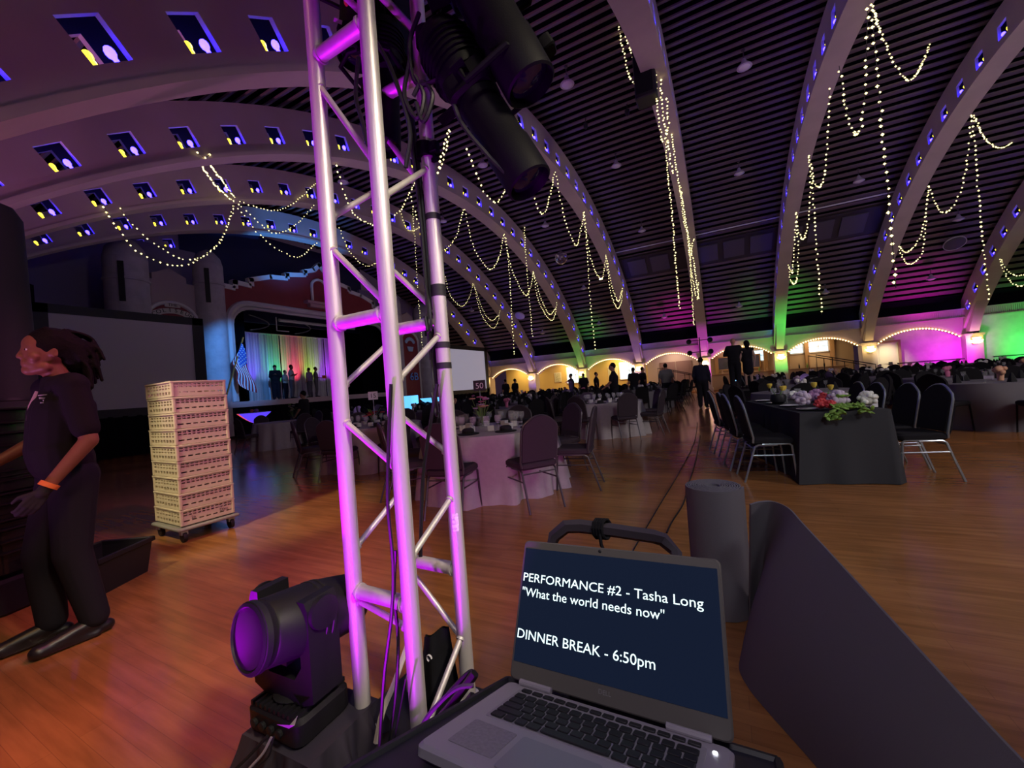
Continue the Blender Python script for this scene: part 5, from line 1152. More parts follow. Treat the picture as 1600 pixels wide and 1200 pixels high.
v = standh(958, 580, 12.2); figure((v.x, v.y, 0), face(v, v.x - 3, v.y - .6), 'man in black shirt working at a table, turned to the left', 1.78, 'tan', 'black', 'trouser', dict(elL=(-.26, .10, 1.16), wrL=(-.20, .30, 1.0), haL=(-.18, .38, .95), elR=(.27, .08, 1.14), wrR=(.22, .32, 1.0), haR=(.2, .4, .95)), .024, 'short', stout=1.1)
v = standh(1040, 580, 15.5); figure((v.x, v.y, 0), .1, 'man in grey shirt seen from behind near the stair rail', 1.74, 'tan', 'grey', 'trouser', None, .03, 'short', stout=1.1)
v = standh(1097, 600, 13.6); figure((v.x, v.y, 0), -.2, 'man in dark suit standing in the aisle before the magenta pilaster', 1.80, 'tan', 'navy', 'trouser', None, .026, 'short', stout=1.1, sleeves='long')
rp = standh(1160, 600, 13.4)
ZR = .62
t = thing('riser', (rp.x, rp.y, 0), 'black carpeted riser under the couple at the camera stand', 'riser')
MB().rbox((0, 0, ZR / 2), (1.5, 1.3, ZR - .04), .02).obj('deck', MATTE, t); MB().box((0, -.66, ZR - .05), (1.5, .02, .06)).obj('edge_strip', BLACK, t, smooth=False)
v = standh(1150, 600, 13.4); figure((v.x, v.y, ZR), -.25, 'bald man in dark jacket with back turned on the riser', 1.76, 'tan', 'black', 'trouser', dict(elL=(-.30, .05, 1.18), wrL=(-.2, .25, 1.15), haL=(-.15, .3, 1.2)), .026, None, stout=1.15, sleeves='long')
v = standh(1171, 600, 13.2); figure((v.x, v.y, ZR), .35, 'woman in short black dress with dark bob beside the bald man', 1.62, 'pale', 'black', 'trouser', None, .024, 'long', True, .92, sleeves='none')
t = thing('camera_stand', (rp.x - .2, rp.y + .5, ZR), 'silver trimmed camera stand with glowing screen between the couple', 'stand')
for a in range(3): MB().tube([(0, 0, .9), (.35 * math.cos(a * 2.1), .35 * math.sin(a * 2.1), 0)], .018, 6).obj('leg', DSTEEL, t)
MB().rbox((0, -.1, 1.0), (.28, .2, .2), .02).obj('camera_body', BLKPLAST, t); MB().box((.0, -.22, .30), (.22, .03, .12)).obj('monitor', mat('blue_white_monitor', (.2, .5, 1), .3, emit=(.25, .55, 1), es=1.6), t, smooth=False)
for px, d_, py, rz, lab in ((790, 22, 605, 1.2, 'far silhouette before the first lit bay, left one'), (805, 22, 605, -.4, 'far silhouette before the first lit bay, right one'), (893, 20, 600, 1.7, 'far person in black stretching an arm by the green pilaster'), (912, 21, 600, .3, 'far person in black close to the green lit pilaster'),
                            (932, 21, 600, -1.2, 'far person leaning before the third lit bay'), (990, 17, 590, .6, 'heavy set person in dark clothes by the sconce of the third bay'), (1004, 17.5, 590, -.9, 'person in dark clothes touching the sconce pilaster group')):
    v = standh(px, py, d_); figure((v.x, v.y, 0), rz, lab, 1.72, 'tan', 'black', 'trouser', dict(elL=(-.42, .1, 1.34), wrL=(-.62, .2, 1.3), haL=(-.7, .22, 1.28)) if 'stretching' in lab or 'leaning' in lab else None, .04, 'short', stout=1.15)
# ------------------------------------------------------------------ banquet chairs (facing local +y)
def chair_meshes(fab, fr):
    r = {}
    W_, D_ = .215, .21
    r['seat'] = MB().rbox((0, .0, .455), (.43, .42, .075), .05, n=4).mesh('seat', fab)
    def back(a, b, off):
        z = .50 + .43 * b; top = .93
        hw = .205 * (1 - max(0, (b - .70) / .30) ** 2.2 * .36) if b < 1 else .11
        x = (a * 2 - 1) * hw; crown = (1 - (a * 2 - 1) ** 2) * .035 * max(0, (b - .6) / .4)
        return (x, -.205 - .085 * b - .012 * math.cos((a * 2 - 1) * 1.4) + off, z + crown)
    m_ = MB(); n1, n2 = 10, 9
    f0 = [back(i / n1, j / n2, 0) for j in range(n2 + 1) for i in range(n1 + 1)]; f1 = [back(i / n1, j / n2, .042) for j in range(n2 + 1) for i in range(n1 + 1)]
    K_ = len(f0); W2 = n1 + 1; fs = []
    for j in range(n2):
        for i in range(n1): a = j * W2 + i; fs += [(a, a + 1, a + W2 + 1, a + W2), (K_ + a, K_ + a + W2, K_ + a + W2 + 1, K_ + a + 1)]
    for i in range(n1): a = i; e = n2 * W2 + i; fs += [(a, K_ + a, K_ + a + 1, a + 1), (e, e + 1, K_ + e + 1, K_ + e)]
    for j in range(n2): a = j * W2; e = a + n1; fs += [(a, a + W2, K_ + a + W2, K_ + a), (e, K_ + e, K_ + e + W2, e + W2)]
    r['backrest'] = m_.add(f0 + f1, fs).mesh('backrest', fab, True, 60)
    bp = [back(0, j / 8, .021) for j in range(9)] + [back(i / 6, 1, .021) for i in range(1, 6)] + [back(1, j / 8, .021) for j in range(8, -1, -1)]
    bp = [Vector(p) for p in bp]; cen_ = Vector((0, -.24, .7)); bp = [p + Vector(((p.x > 0) - (p.x < 0), 0, .3 if p.z > .88 else 0)) * .008 for p in bp]
    r['back_frame'] = MB().tube([(-.205, -.19, .44)] + bp + [(.205, -.19, .44)], .0115, 7).mesh('back_frame', fr)
    for s, nm in ((-1, 'l'), (1, 'r')):
        r['lf' + nm] = MB().tube([(s * .20, -.10, .425), (s * .20, .16, .425), (s * .20, .185, .405), (s * .205, .215, .0)], .0115, 7).mesh('leg', fr)
        r['lb' + nm] = MB().tube([(s * .20, .05, .415), (s * .20, -.14, .415), (s * .20, -.175, .395), (s * .205, -.30, .0)], .0115, 7).mesh('leg', fr)
        r['st' + nm] = MB().tube([(s * .203, .205, .30), (s * .203, -.205, .30)], .008, 6).mesh('stretcher', fr)
    r['stf'] = MB().tube([(-.20, -.18, .375), (.20, -.18, .375)], .008, 6).mesh('stretcher', fr)
    return r
def chair_proto(fab, fr, label):
    r = chair_meshes(fab, fr); t = thing('banquet_chair', (0, 0, 0), label, 'chair')
    for k, me in r.items(): part(me.name.split('.')[0], me, t)
    return t, r
chA, mA = chair_proto(FABRIC, DSTEEL, 'x'); chB, mB = chair_proto(BLKFAB, STEEL, 'x')
used = {id(chA): False, id(chB): False}
def put(proto, x, y, rz, label, group):
    if not used[id(proto)]:
        used[id(proto)] = True; proto.location = (x, y, 0); proto.rotation_euler = (0, 0, rz); proto['label'] = label; proto['group'] = group; return proto
    return copytree(proto, (x, y, 0), rz, label, group)
def chair_at(proto, c, ang, dist, label, group, twist=0):
    """chair on the circle round a table, at world angle ang, facing the table"""
    x, y = c[0] + dist * math.cos(ang), c[1] + dist * math.sin(ang)
    return put(proto, x, y, ang + PI / 2 + twist, label, group)
# round tables
def cloth_mesh(R_, H_, folds, seed, m_, flare=.16, n=120, nv=10, lift=0):
    rnd = random.Random(seed); ph = [rnd.random() * 6.28 for _ in range(4)]
    def fn(a, b):
        th = 2 * PI * a
        if b < .30: r = R_ * b / .30 * .995; return (r * math.cos(th), r * math.sin(th), H_)
        d = (b - .30) / .70
        w = math.sin(folds * th + ph[0]) * .55 + math.sin((folds * 1.7) // 1 * th + ph[1]) * .3 + math.sin(3 * th + ph[2]) * .25
        r = R_ + .012 * min(1, d * 4) + flare * d ** .8 * (.45 + .75 * w)
        return (r * math.cos(th), r * math.sin(th), H_ - (H_ - .012 - lift) * d - .012 * min(1, d * 5))
    return MB().grid(fn, n, nv, True).mesh('tablecloth', m_, True, 70)
TBH = .755
def round_table(c, R_, lab_t, lab_c, m_, seed, folds=13, grp=None, grpc=None, n=120):
    t = thing('round_table', (c[0], c[1], 0), lab_t, 'table', grp)
    MB().lathe([(0, TBH - .035), (R_ - .02, TBH - .035), (R_ - .015, TBH - .006), (0, TBH - .006)], 32).obj('tabletop', DARKW, t)
    for a in range(4): MB().tube([(.45 * math.cos(a * PI / 2), .45 * math.sin(a * PI / 2), TBH - .03), (.55 * math.cos(a * PI / 2), .55 * math.sin(a * PI / 2), .0)], .016, 6).obj('leg', DSTEEL, t)
    o = bpy.data.objects.new('tablecloth', cloth_mesh(R_, TBH, folds, seed, m_, n=n)); COL.objects.link(o); o.location = (c[0], c[1], 0); tag(o, lab_c, 'tablecloth', grpc)
T1, T2, T3, T4 = (-2.47, 4.72), (-1.75, 9.15), (-5.75, 5.25), (-11.6, 7.7)
v = at(585, 660, 7.3); T3 = (v.x, v.y); v = at(440, 655, 11.6); T4 = (v.x, v.y); v = at(765, 690, 5.05); T1 = (v.x, v.y); v = at(945, 640, 9.1); T2 = (v.x, v.y)
round_table(T1, .86, 'round table under the near grey cloth with pink flowers', 'near grey cloth with folds lit magenta, under pink flowers', LINEN, 2, 13)
round_table(T2, .86, 'round table under the second grey cloth along the aisle', 'grey floor length cloth of the second table along the aisle', LINEN, 3, 14)
round_table(T3, .86, 'round table under grey cloth behind the truss, with red flowers', 'grey cloth of the table behind the truss, with red flowers', LINEN, 4, 13)
round_table(T4, .75, 'small round table under pale cloth near the stage', 'pale cloth of the small table near the stage', LINEN, 5, 12)
def ring(c, n, a0, d_, who, grp, skip=()):
    POS = ['nearest the camera', 'on its near right side', 'on the right side', 'on its far right side', 'on the far side', 'on its far left side', 'on the left side', 'on its near left side']
    ca = math.atan2(-c[1], -c[0])
    for i in range(n):
        if i in skip: continue
        a = ca + a0 + 2 * PI * i / n
        rel = ((a - ca) % (2 * PI)); q = int(round(rel / (2 * PI) * 8)) % 8
        chair_at(chA, c, a, d_[i % len(d_)] if isinstance(d_, list) else d_, 'dark chair at %s, %s' % (who, POS[q]), grp, (random.random() - .5) * .12)
random.seed(11)
ring(T1, 8, .40, [1.08, 1.12, 1.10, 1.09], 'the table with pink flowers', 'chairs round the table with pink flowers')
ring(T2, 8, .35, 1.10, 'the second aisle table', 'chairs round the second aisle table')
ring(T3, 8, .25, 1.10, 'the table behind the truss', 'chairs round the table behind the truss')
ring(T4, 4, .5, .95, 'the small table near the stage', 'chairs round the small table near the stage')
# long black table at right with silver framed chairs
bx0, bx1 = onz(1250, 757), onz(1420, 757)
bdir = (bx1 - bx0).normalized(); bn = Vector((-bdir.y, bdir.x, 0)); bw = (bx1 - bx0).length; bl_ = 2.45
brz = math.atan2(bdir.y, bdir.x); bc = bx0 + bdir * bw / 2 + bn * bl_ / 2
t = thing('long_table', (bc.x, bc.y, 0), 'long banquet table hidden under the black cloth', 'table', rz=brz)
MB().box((0, 0, .735), (bw - .16, bl_ - .12, .03)).obj('tabletop', DARKW, t, smooth=False)
for sx in (-1, 1):
    for sy in (-1, 1): MB().tube([(sx * (bw / 2 - .16), sy * (bl_ / 2 - .25), .73), (sx * (bw / 2 - .16), sy * (bl_ / 2 - .25), 0)], .016, 6).obj('leg', DSTEEL, t)
def rect_cloth(a, b):
    hx, hy = (bw - .13) / 2, (bl_ - .09) / 2; per = [(-hx, -hy), (hx, -hy), (hx, hy), (-hx, hy)]; ln = [2 * hx, 2 * hy, 2 * hx, 2 * hy]; tot = sum(ln); s = a * tot; i = 0
    while i < 3 and s > ln[i]: s -= ln[i]; i += 1
    f = s / ln[i]; p, q_ = per[i], per[(i + 1) % 4]; x, y = p[0] + (q_[0] - p[0]) * f, p[1] + (q_[1] - p[1]) * f; d = 1 - b
    corner_ = max(0, abs(f - .5) * 2 - .82) / .18
    w = .5 + .5 * math.sin(a * 2 * PI * 19 + 1.3 * math.sin(a * 31)); e = d * (.035 + .05 * corner_ + .03 * w * (1 - corner_)); l = math.hypot(x / hx, y / hy)
    ox = (1 if x > 0 else -1) * (1 if abs(x) > hx - .001 else 0); oy = (1 if y > 0 else -1) * (1 if abs(y) > hy - .001 else 0)
    return (x + ox * e, y + oy * e, .006 + (.758 - .006) * (1 - d))
g = MB().grid(rect_cloth, 200, 8, True); hx, hy = (bw - .13) / 2, (bl_ - .09) / 2
k = len(g.v); g.v += [(-hx, -hy, .758), (hx, -hy, .758), (hx, hy, .758), (-hx, hy, .758)]; g.f.append((k, k + 1, k + 2, k + 3))
o = g.obj('tablecloth', BLKLIN, rz=brz, loc=(bc.x, bc.y, 0), ang=60); tag(o, 'black cloth hanging to the floor over the long table with flowers', 'tablecloth')
LBL = ['nearest the camera', 'second from the camera', 'third from the camera', 'farthest from the camera']
for i in range(4):
    for s in (-1, 1):
        yy = -bl_ / 2 + .30 + .58 * i; xx = s * (bw / 2 + .20 + .04 * (i % 2))
        p = bc + bdir * xx + bn * yy
        put(chB, p.x, p.y, brz + (PI / 2 if s > 0 else -PI / 2) + (random.random() - .5) * .10, 'silver framed chair on the %s side of the black table, %s' % ('aisle' if s < 0 else 'wall', LBL[i]), 'silver framed chairs at the long black table')
# ------------------------------------------------------------------ far tables and chairs
TAB = []
for X in (-14.6, -11.6, -8.6, -5.6, -2.9): TAB += [(X + (.25 if j % 2 else -.1), Y) for j, Y in enumerate((12.1, 15.0, 17.9, 20.8, 23.7, 26.0))]
for X in (1.5, 4.3, 7.1, 9.9, 12.7): TAB += [(X + (.2 if j % 2 else -.15), Y) for j, Y in enumerate((9.9, 12.7, 15.5, 18.3, 21.1, 23.9, 26.4))]
TAB += [(-5.0, 9.2), (-8.3, 9.4)]
fp = (958, 1040, 1097, 1160)
def clear(x, y): return not (abs(x - rp.x) < 1.9 and abs(y - rp.y) < 1.9)
TAB = [p for p in TAB if clear(*p) and depth((p[0], p[1], 0)) > 3 and (-4 < (800 + 600 * 0)) ]
def inview(x, y):
    q = Vector((x, y, .8)) - CAM; d = depth((x, y, .8)); px = 800 + F * (RX.x * q.x + RY.x * q.y + RZ.x * q.z) / d
    return d > 0 and 330 < px < 1720
TAB = [p for p in TAB if inview(*p) and not (p[0] < -13.2 and p[1] > 17)]
folk = [o.location for o in bpy.data.objects if o.get('category') == 'person' and o.location.z < .3]
for i, (x, y) in enumerate(TAB):          # nobody stands inside a table
    for q in folk:
        d = math.hypot(x - q.x, y - q.y)
        if d < 1.45: k = (1.45 - d) / max(d, .01); x, y = x + (x - q.x) * k, y + (y - q.y) * k
    TAB[i] = (x, y)
TAB = [p for p in TAB if all(math.hypot(p[0] - c[0], p[1] - c[1]) > 2.35 for c in (T1, T2, T3, T4)) and math.hypot(p[0] - bc.x, p[1] - bc.y) > 2.4]
TAB.sort(key=lambda p: p[0] ** 2 + p[1] ** 2)
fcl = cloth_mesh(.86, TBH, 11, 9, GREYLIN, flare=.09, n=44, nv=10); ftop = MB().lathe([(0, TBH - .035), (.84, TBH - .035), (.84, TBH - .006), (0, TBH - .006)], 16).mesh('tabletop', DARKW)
FLW = [mat('white_petals', (.75, .72, .68), .7), mat('pink_petals', (.60, .16, .32), .6), mat('red_petals', (.50, .03, .03), .6), mat('lilac_petals', (.45, .34, .50), .6), mat('yellow_petals', (.80, .58, .08), .6), mat('peach_petals', (.65, .36, .22), .6)]
NAPK = mat('black_napkin', (.012, .012, .014), .9); NUMW = mat('white_card', (.75, .72, .75), .6)
def bouquet_mesh(m_, seed):
    rnd = random.Random(seed); b = MB()
    for i in range(9):
        a = rnd.random() * 6.28; r = rnd.random() * .10; b.ball((r * math.cos(a), r * math.sin(a), .17 + .09 * rnd.random()), .045 + .02 * rnd.random(), 7, 5)
    b.lathe([(.05, 0), (.06, .14), (.05, .16)], 8)
    return b.mesh('table_flowers', m_, True, 85)
bms = [bouquet_mesh(FLW[i], i) for i in (0, 1, 5, 0, 3)]
glm = MB().lathe([(.03, 0), (.006, .008), (.005, .09), (.032, .12), (.036, .18), (.034, .18)], 8).mesh('wine_glass', GLASS)
nkm = MB().lathe([(.06, 0), (.05, .04), (.02, .13), (.0, .15)], 6).mesh('napkin', NAPK)
# single mesh far chair
fc = MB()
src = {}
for nm in mA:
    me = mA[nm]; fc.add([v.co for v in me.vertices], [tuple(p.vertices) for p in me.polygons]) if nm in ('seat', 'backrest') else None
for s in (-1, 1): fc.tube([(s * .20, .16, .43), (s * .205, .21, 0)], .012, 5); fc.tube([(s * .20, -.12, .43), (s * .205, -.28, 0)], .012, 5); fc.tube([(s * .205, -.16, .42), (s * .20, -.24, .62)], .012, 5)
fcm = fc.mesh('banquet_chair', BLKFAB)
chairs = []; random.seed(21)
for (x, y) in TAB:
    a0 = random.random() * .7; ca_ = math.atan2(-y, -x)
    n_ = 7 if y < 14 else 5 if y < 19 else 4
    for i in range(n_):   # the far tables show only the chairs on the camera side
        a = a0 + i * 2 * PI / 7 if n_ == 7 else ca_ + (i - (n_ - 1) / 2) * .80 + (random.random() - .5) * .2
        cx, cy = x + 1.12 * math.cos(a), y + 1.12 * math.sin(a); chairs.append((cx, cy, a + PI / 2 + (random.random() - .5) * .2))
chairs.sort(key=lambda c_: c_[0] ** 2 + c_[1] ** 2)
for cx, cy, rz in chairs[:256]:
    o = bpy.data.objects.new('banquet_chair', fcm); COL.objects.link(o); o.location = (cx, cy, 0); o.rotation_euler = (0, 0, rz)
    tag(o, 'black banquet chair at one of the far round tables', 'chair', 'black chairs at the far round tables')
for i, (x, y) in enumerate(TAB):
    o = bpy.data.objects.new('round_table', ftop); COL.objects.link(o); o.location = (x, y, 0); tag(o, 'round banquet table out in the hall under a grey cloth', 'table', 'round tables across the hall')
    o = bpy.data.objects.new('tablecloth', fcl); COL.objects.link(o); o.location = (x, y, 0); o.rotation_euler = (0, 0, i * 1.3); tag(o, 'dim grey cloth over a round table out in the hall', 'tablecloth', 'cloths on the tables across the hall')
    o = bpy.data.objects.new('table_flowers', bms[i % 5]); COL.objects.link(o); o.location = (x, y, TBH + .003); o.scale = (.8, .8, .8); tag(o, 'small ' + ['white', 'pink', 'peach', 'white', 'lilac'][i % 5] + ' flower bowl on a table out in the hall', 'flowers', 'flower bowls on the far tables')
    for k in range(5):
        a = i + k * 1.26; r = .56
        o = bpy.data.objects.new('napkin', nkm); COL.objects.link(o); o.location = (x + r * math.cos(a), y + r * math.sin(a), TBH + .002); tag(o, 'black folded napkin standing on a far round table', 'napkin', 'napkins on the far tables')
    if y < 21:
        for k in range(5):
            a = i * .7 + k * 1.26; r = .42
            o = bpy.data.objects.new('wine_glass', glm); COL.objects.link(o); o.location = (x + r * math.cos(a), y + r * math.sin(a), TBH + .002); tag(o, 'clear wine glass on a far round table', 'glass', 'glasses on the far tables')
# number stands
def number(c, txt, off, lab, hgt=.42, dark=False):
    t = thing('table_number', (c[0] + off[0], c[1] + off[1], TBH + .003), lab, 'sign', rz=math.atan2(c[1], c[0]) - PI / 2)
    MB().lathe([(.05, 0), (.045, .008), (.006, .012), (.006, hgt), (0, hgt)], 12).obj('stem', STEEL, t)
    MB().box((0, 0, hgt + .07), (.17, .006, .15)).obj('card', BLACK if dark else NUMW, t, smooth=False)
    text(txt, .115, NUMW if dark else BLACK, t, Matrix.Translation((0, -.0042, hgt + .03)) @ Matrix.Rotation(PI / 2, 4, 'X'), 'numeral', .0004, 'CENTER')
number(T1, '50', (-.25, .25), 'number 50 card on a stem by the pink flowers', .50, True)
number(T3, '15', (.12, -.1), 'number 15 card on a silver stem by the red flowers', .48)
far = [p for p in TAB if 9 < p[1] < 20]
for p, n_ in zip(far[:8], ('33', '34', '42', '27', '28', '36', '44', '21')): pass
# ------------------------------------------------------------------ table settings near the camera
def goblet(x, y, lab, grp, z=TBH + .004, s=1.0):
    o = bpy.data.objects.new('goblet', gobm); COL.objects.link(o); o.location = (x, y, z); o.scale = (s, s, s); return tag(o, lab, 'glass', grp)
gobm = MB().lathe([(.036, 0), (.034, .004), (.008, .010), (.006, .075), (.022, .092), (.040, .125), (.043, .165), (.039, .19), (.036, .19), (.040, .163), (.037, .126), (.0, .098)], 16).mesh('goblet', GLASS)
hat = MB().lathe([(.13, 0), (.13, .008), (.075, .014), (.07, .055), (.05, .07), (.0, .066)], 18).mesh('napkin', NAPK)
boxm = MB().box((0, 0, .028), (.075, .075, .056)).box((0, 0, .060), (.079, .079, .012)).box((0, -.038, .03), (.03, .003, .02)).mesh('favour_box', WHTPLAST, False)
platm = MB().lathe([(.0, .004), (.07, .004), (.115, .014), (.118, .017), (.07, .0), (.0, .0)], 20).mesh('plate', mat('white_china', (.7, .7, .7), .2))
def ring_items(me, c, n, r, a0, lab, cat, grp, z=TBH + .003, nm=None):
    for i in range(n):
        a = a0 + 2 * PI * i / n; o = bpy.data.objects.new(nm or me.name, me); COL.objects.link(o); o.location = (c[0] + r * math.cos(a), c[1] + r * math.sin(a), z); o.rotation_euler = (0, 0, a + PI / 2)
        tag(o, lab, cat, grp)
ca = math.atan2(-T1[1], -T1[0])
for c, who, key_ in ((T1, 'the table with pink flowers', 'pink'), (T3, 'the table behind the truss', 'truss'), (T2, 'the second aisle table', 'aisle')):
    ring_items(hat, c, 8, .58, .9, 'black folded napkin on ' + who, 'napkin', 'napkins on ' + who); ring_items(gobm, c, 8, .44, .5, 'stemmed clear goblet on ' + who, 'glass', 'goblets on ' + who); ring_items(gobm, c, 8, .40, .85, 'stemmed clear goblet on ' + who, 'glass', 'goblets on ' + who)
    ring_items(boxm, c, 8, .34, .62, 'little white favour box on ' + who, 'box', 'favour boxes on ' + who)
def lily(name, c, lab, cols, seed, R_=.13, H_=.30, vase=True):
    rnd = random.Random(seed); t = thing(name, (c[0], c[1], TBH + .004), lab, 'flowers')
    if vase: MB().lathe([(.055, 0), (.07, .02), (.06, .10), (.05, .15), (.055, .16)], 16).obj('vase', GLASS, t)
    for i in range(14):
        a, r, z = rnd.random() * 6.28, rnd.random() * R_, H_ * (.55 + .45 * rnd.random()); p = Vector((r * math.cos(a), r * math.sin(a), z))
        MB().tube([(0, 0, .05), p], .003, 5).obj('stem', GREEN, t)
        bl = MB()
        for k in range(5): b2 = k * 1.257 + i; bl.ball(p + Vector((.022 * math.cos(b2), .022 * math.sin(b2), .008)), .020, 7, 5, (1.2, 1.2, .5))
        bl.obj('blossom', cols[i % len(cols)], t)
    for i in range(10):
        a = i * .63; p = Vector((.12 * math.cos(a), .12 * math.sin(a), .12 + .06 * (i % 3))); MB().add([Vector((.03 * math.cos(a), .03 * math.sin(a), .14)), p + Vector((-.02 * math.sin(a), .02 * math.cos(a), .03)), p * 1.35 + Vector((0, 0, -.01)), p - Vector((-.02 * math.sin(a), .02 * math.cos(a), -.03))], [(0, 1, 2, 3)]).obj('leaf', GREEN, t, smooth=False)
    return t
lily('flower_vase', (T1[0] - .10, T1[1] + .02), 'pink and magenta blooms in a glass vase on the near grey table', [FLW[1], FLW[3], FLW[1], FLW[5]], 4, .16, .42)
lily('flower_vase', (T3[0], T3[1]), 'red blooms in a bowl on the table behind the truss', [FLW[2], FLW[2]], 6, .20, .24)
lily('flower_vase', (T4[0] + .1, T4[1] + .3), 'leafy green plant on the small table near the stage', [GREEN, FLW[0]], 8, .20, .5)
# flowers on the black table: a low mixed arrangement, yellow roses in dark bowls, plates
def bt(x, y, z=.764): p = bc + bdir * x + bn * y; return Vector((p.x, p.y, z))
HYD = {'h': mat('pale_lilac_hydrangea', (.58, .48, .60), .7), 'w': mat('white_rose', (.78, .78, .72), .6), 'r': mat('red_carnation', (.60, .05, .06), .6), 'p': mat('plum_petals', (.35, .18, .36), .6)}
fl_ = thing('flower_arrangement', bt(-.02, -.72), 'low arrangement of lilac, white and red flowers trailing green over the cloth edge', 'flowers')
def head_(p, r, m_, nm, seed):
    rnd = random.Random(seed); b = MB(); b.ball(p, r * .75, 10, 7)
    for i in range(26):
        u, v = rnd.random() * 6.28, rnd.random() * 1.9 - .5; d = Vector((math.cos(u) * math.cos(v), math.sin(u) * math.cos(v), math.sin(v))); b.ball(Vector(p) + d * r * .78, r * .30, 6, 4)
    b.obj(nm, m_, fl_, world=True, ang=85)
W = lambda x, y, z: bt(x, y - .13, .764 + z)
head_(W(-.27, -.72, .12), .095, HYD['h'], 'hydrangea', 1); head_(W(.01, -.90, .11), .10, HYD['h'], 'hydrangea', 2); head_(W(.25, -.95, .10), .088, HYD['w'], 'white_rose', 3); head_(W(-.10, -.62, .14), .085, HYD['p'], 'plum_bloom', 4)
head_(W(-.16, -.92, .07), .065, HYD['r'], 'red_carnation', 5); head_(W(-.09, -.97, .06), .055, HYD['r'], 'red_carnation', 6); head_(W(-.08, -.80, .13), .06, HYD['r'], 'red_carnation', 7); head_(W(-.28, -.50, .15), .06, HYD['w'], 'white_rose', 8)
for i, (x, y) in enumerate(((-.02, -.98), (.03, -1.02), (-.06, -1.04), (.10, -.98), (.13, -1.04), (.06, -.90), (-.10, -1.12), (-.14, -1.125), (.15, -1.12), (.02, -.92), (.07, -.84), (.03, -.82))):
    rnd = random.Random(i); b = MB()
    for k in range(12):
        a = rnd.random() * 6.28; c0 = W(x + .055 * rnd.uniform(-1, 1), y + (.03 if y < -1.1 else .055) * rnd.uniform(-1, 1), .03 + (.12 if i > 8 else .03 * rnd.random()) - ((.05 if y > -1.122 else .11) * rnd.uniform(.5, 1.2) if y < -1.1 else 0)); b.ball(c0, .026, 6, 4, (1.5, .8, .35), Euler((rnd.uniform(-.9, .9), rnd.uniform(-.9, .9), a)).to_matrix())
    b.obj('leaf_sprig', mat('lime_leaf', (.20, .36, .06), .6) if i == 0 else bpy.data.materials['lime_leaf'], fl_, world=True, ang=85)
for x, y, n_, lab in ((-.22, .15, 3, 'dark bowl of yellow roses on the black table, farther one'), (.12, -.38, 2, 'dark bowl with two yellow roses on the black table, nearer one')):
    t = thing('rose_bowl', bt(x, y), lab, 'flowers')
    MB().lathe([(.05, 0), (.09, .03), (.10, .09), (.085, .13), (.08, .13), (.09, .09), (0, .02)], 16).obj('bowl', BLKPLAST, t)
    for k in range(n_):
        a = k * 2.4 + .5; p = Vector((.09 * math.cos(a), .06 * math.sin(a), .21 + .04 * (k % 2))); MB().tube([(0, 0, .06), p], .004, 5).obj('stem', GREEN, t); MB().lathe([(.012, -.03), (.03, .0), (.034, .03), (.02, .035), (.012, .02), (0, .02)], 10, None, p).obj('rose', FLW[4], t)
for i in range(4):
    for s in (-1, 1):
        p = bt(s * (bw / 2 - .24), -bl_ / 2 + .32 + .57 * i); o = bpy.data.objects.new('plate', platm); COL.objects.link(o); o.location = p
        tag(o, 'white rimmed plate on the %s edge of the black table, %s' % ('aisle side' if s < 0 else 'wall side', LBL[i]), 'plate', 'plates on the black table')
        p2 = bt(s * (bw / 2 - .40), -bl_ / 2 + .40 + .57 * i); 
        if i > 0: goblet(p2.x, p2.y, 'stemmed clear goblet on the long black table', 'goblets on the black table', .762)
p = bt(.36, -.95); o = MB().box((0, 0, .06), (.07, .004, .12)).obj('place_card', NUMW, smooth=False, loc=p, rz=brz); tag(o, 'small white place card beside the white rose', 'card')
# glowing cocktail table by the stage
v = at(398, 655, 12.6); ct = thing('cocktail_table', (v.x, v.y, 0), 'cocktail table with glowing red and blue bowl shaped top', 'table')
GR, GB = mat('glowing_red_cover', (.9, .1, .12), .6, emit=(1, .10, .12), es=.8), mat('glowing_blue_cover', (.1, .08, 1), .6, emit=(.10, .05, 1), es=1.0)
MB().lathe([(.22, 0), (.06, .04), (.045, .1), (.05, .84)], 14).obj('stem', mat('white_spandex', (.6, .6, .65), .6), ct)
dv = (Vector((-.907, -.415, 0)))
for nm, m_, s in (('red_half', GR, 1), ('blue_half', GB, 0)):
    a0 = math.atan2(dv.y, dv.x) - 1.0 if s else math.atan2(dv.y, dv.x) + 1.15 - .0
    span = 2.15 if s else 2 * PI - 2.15
    MB().grid(lambda a, b: ((.06 + .42 * b ** .8) * math.cos(a0 + span * a), (.06 + .42 * b ** .8) * math.sin(a0 + span * a), .74 + .32 * b), 20, 6).obj(nm, m_, ct)
MB().lathe([(0, 1.055), (.47, 1.055), (.48, 1.07), (0, 1.07)], 28).obj('tabletop', WHTPLAST, ct)
for k in range(3): tag(MB().ball((v.x - .12 + .13 * k, v.y + .05 * (k % 2), 1.13), .06, 8, 6).obj('bread_bowl', [mat('red_glow_dish', (.6, .1, .1), .5), mat('violet_dish', (.3, .1, .5), .5), bpy.data.materials['violet_dish'] if 'violet_dish' in bpy.data.materials else BLACK][k]), 'small rounded dish on the glowing cocktail table, ' + ['left one', 'middle one', 'right one'][k], 'dish')
v = at(674, 620, 15); t = thing('winged_lamp_table', (v.x, v.y, 0), 'small cocktail table with glowing pale blue top beyond the truss', 'table')
GBB = mat('glowing_aqua_cover', (.3, .7, 1), .5, emit=(.12, .5, 1), es=1.2)
MB().lathe([(.2, 0), (.05, .05), (.05, .85)], 12).obj('stem', WHTPLAST, t); MB().lathe([(.06, .85), (.32, .95), (.44, 1.08), (0, 1.08)], 20).obj('top_cover', GBB, t)
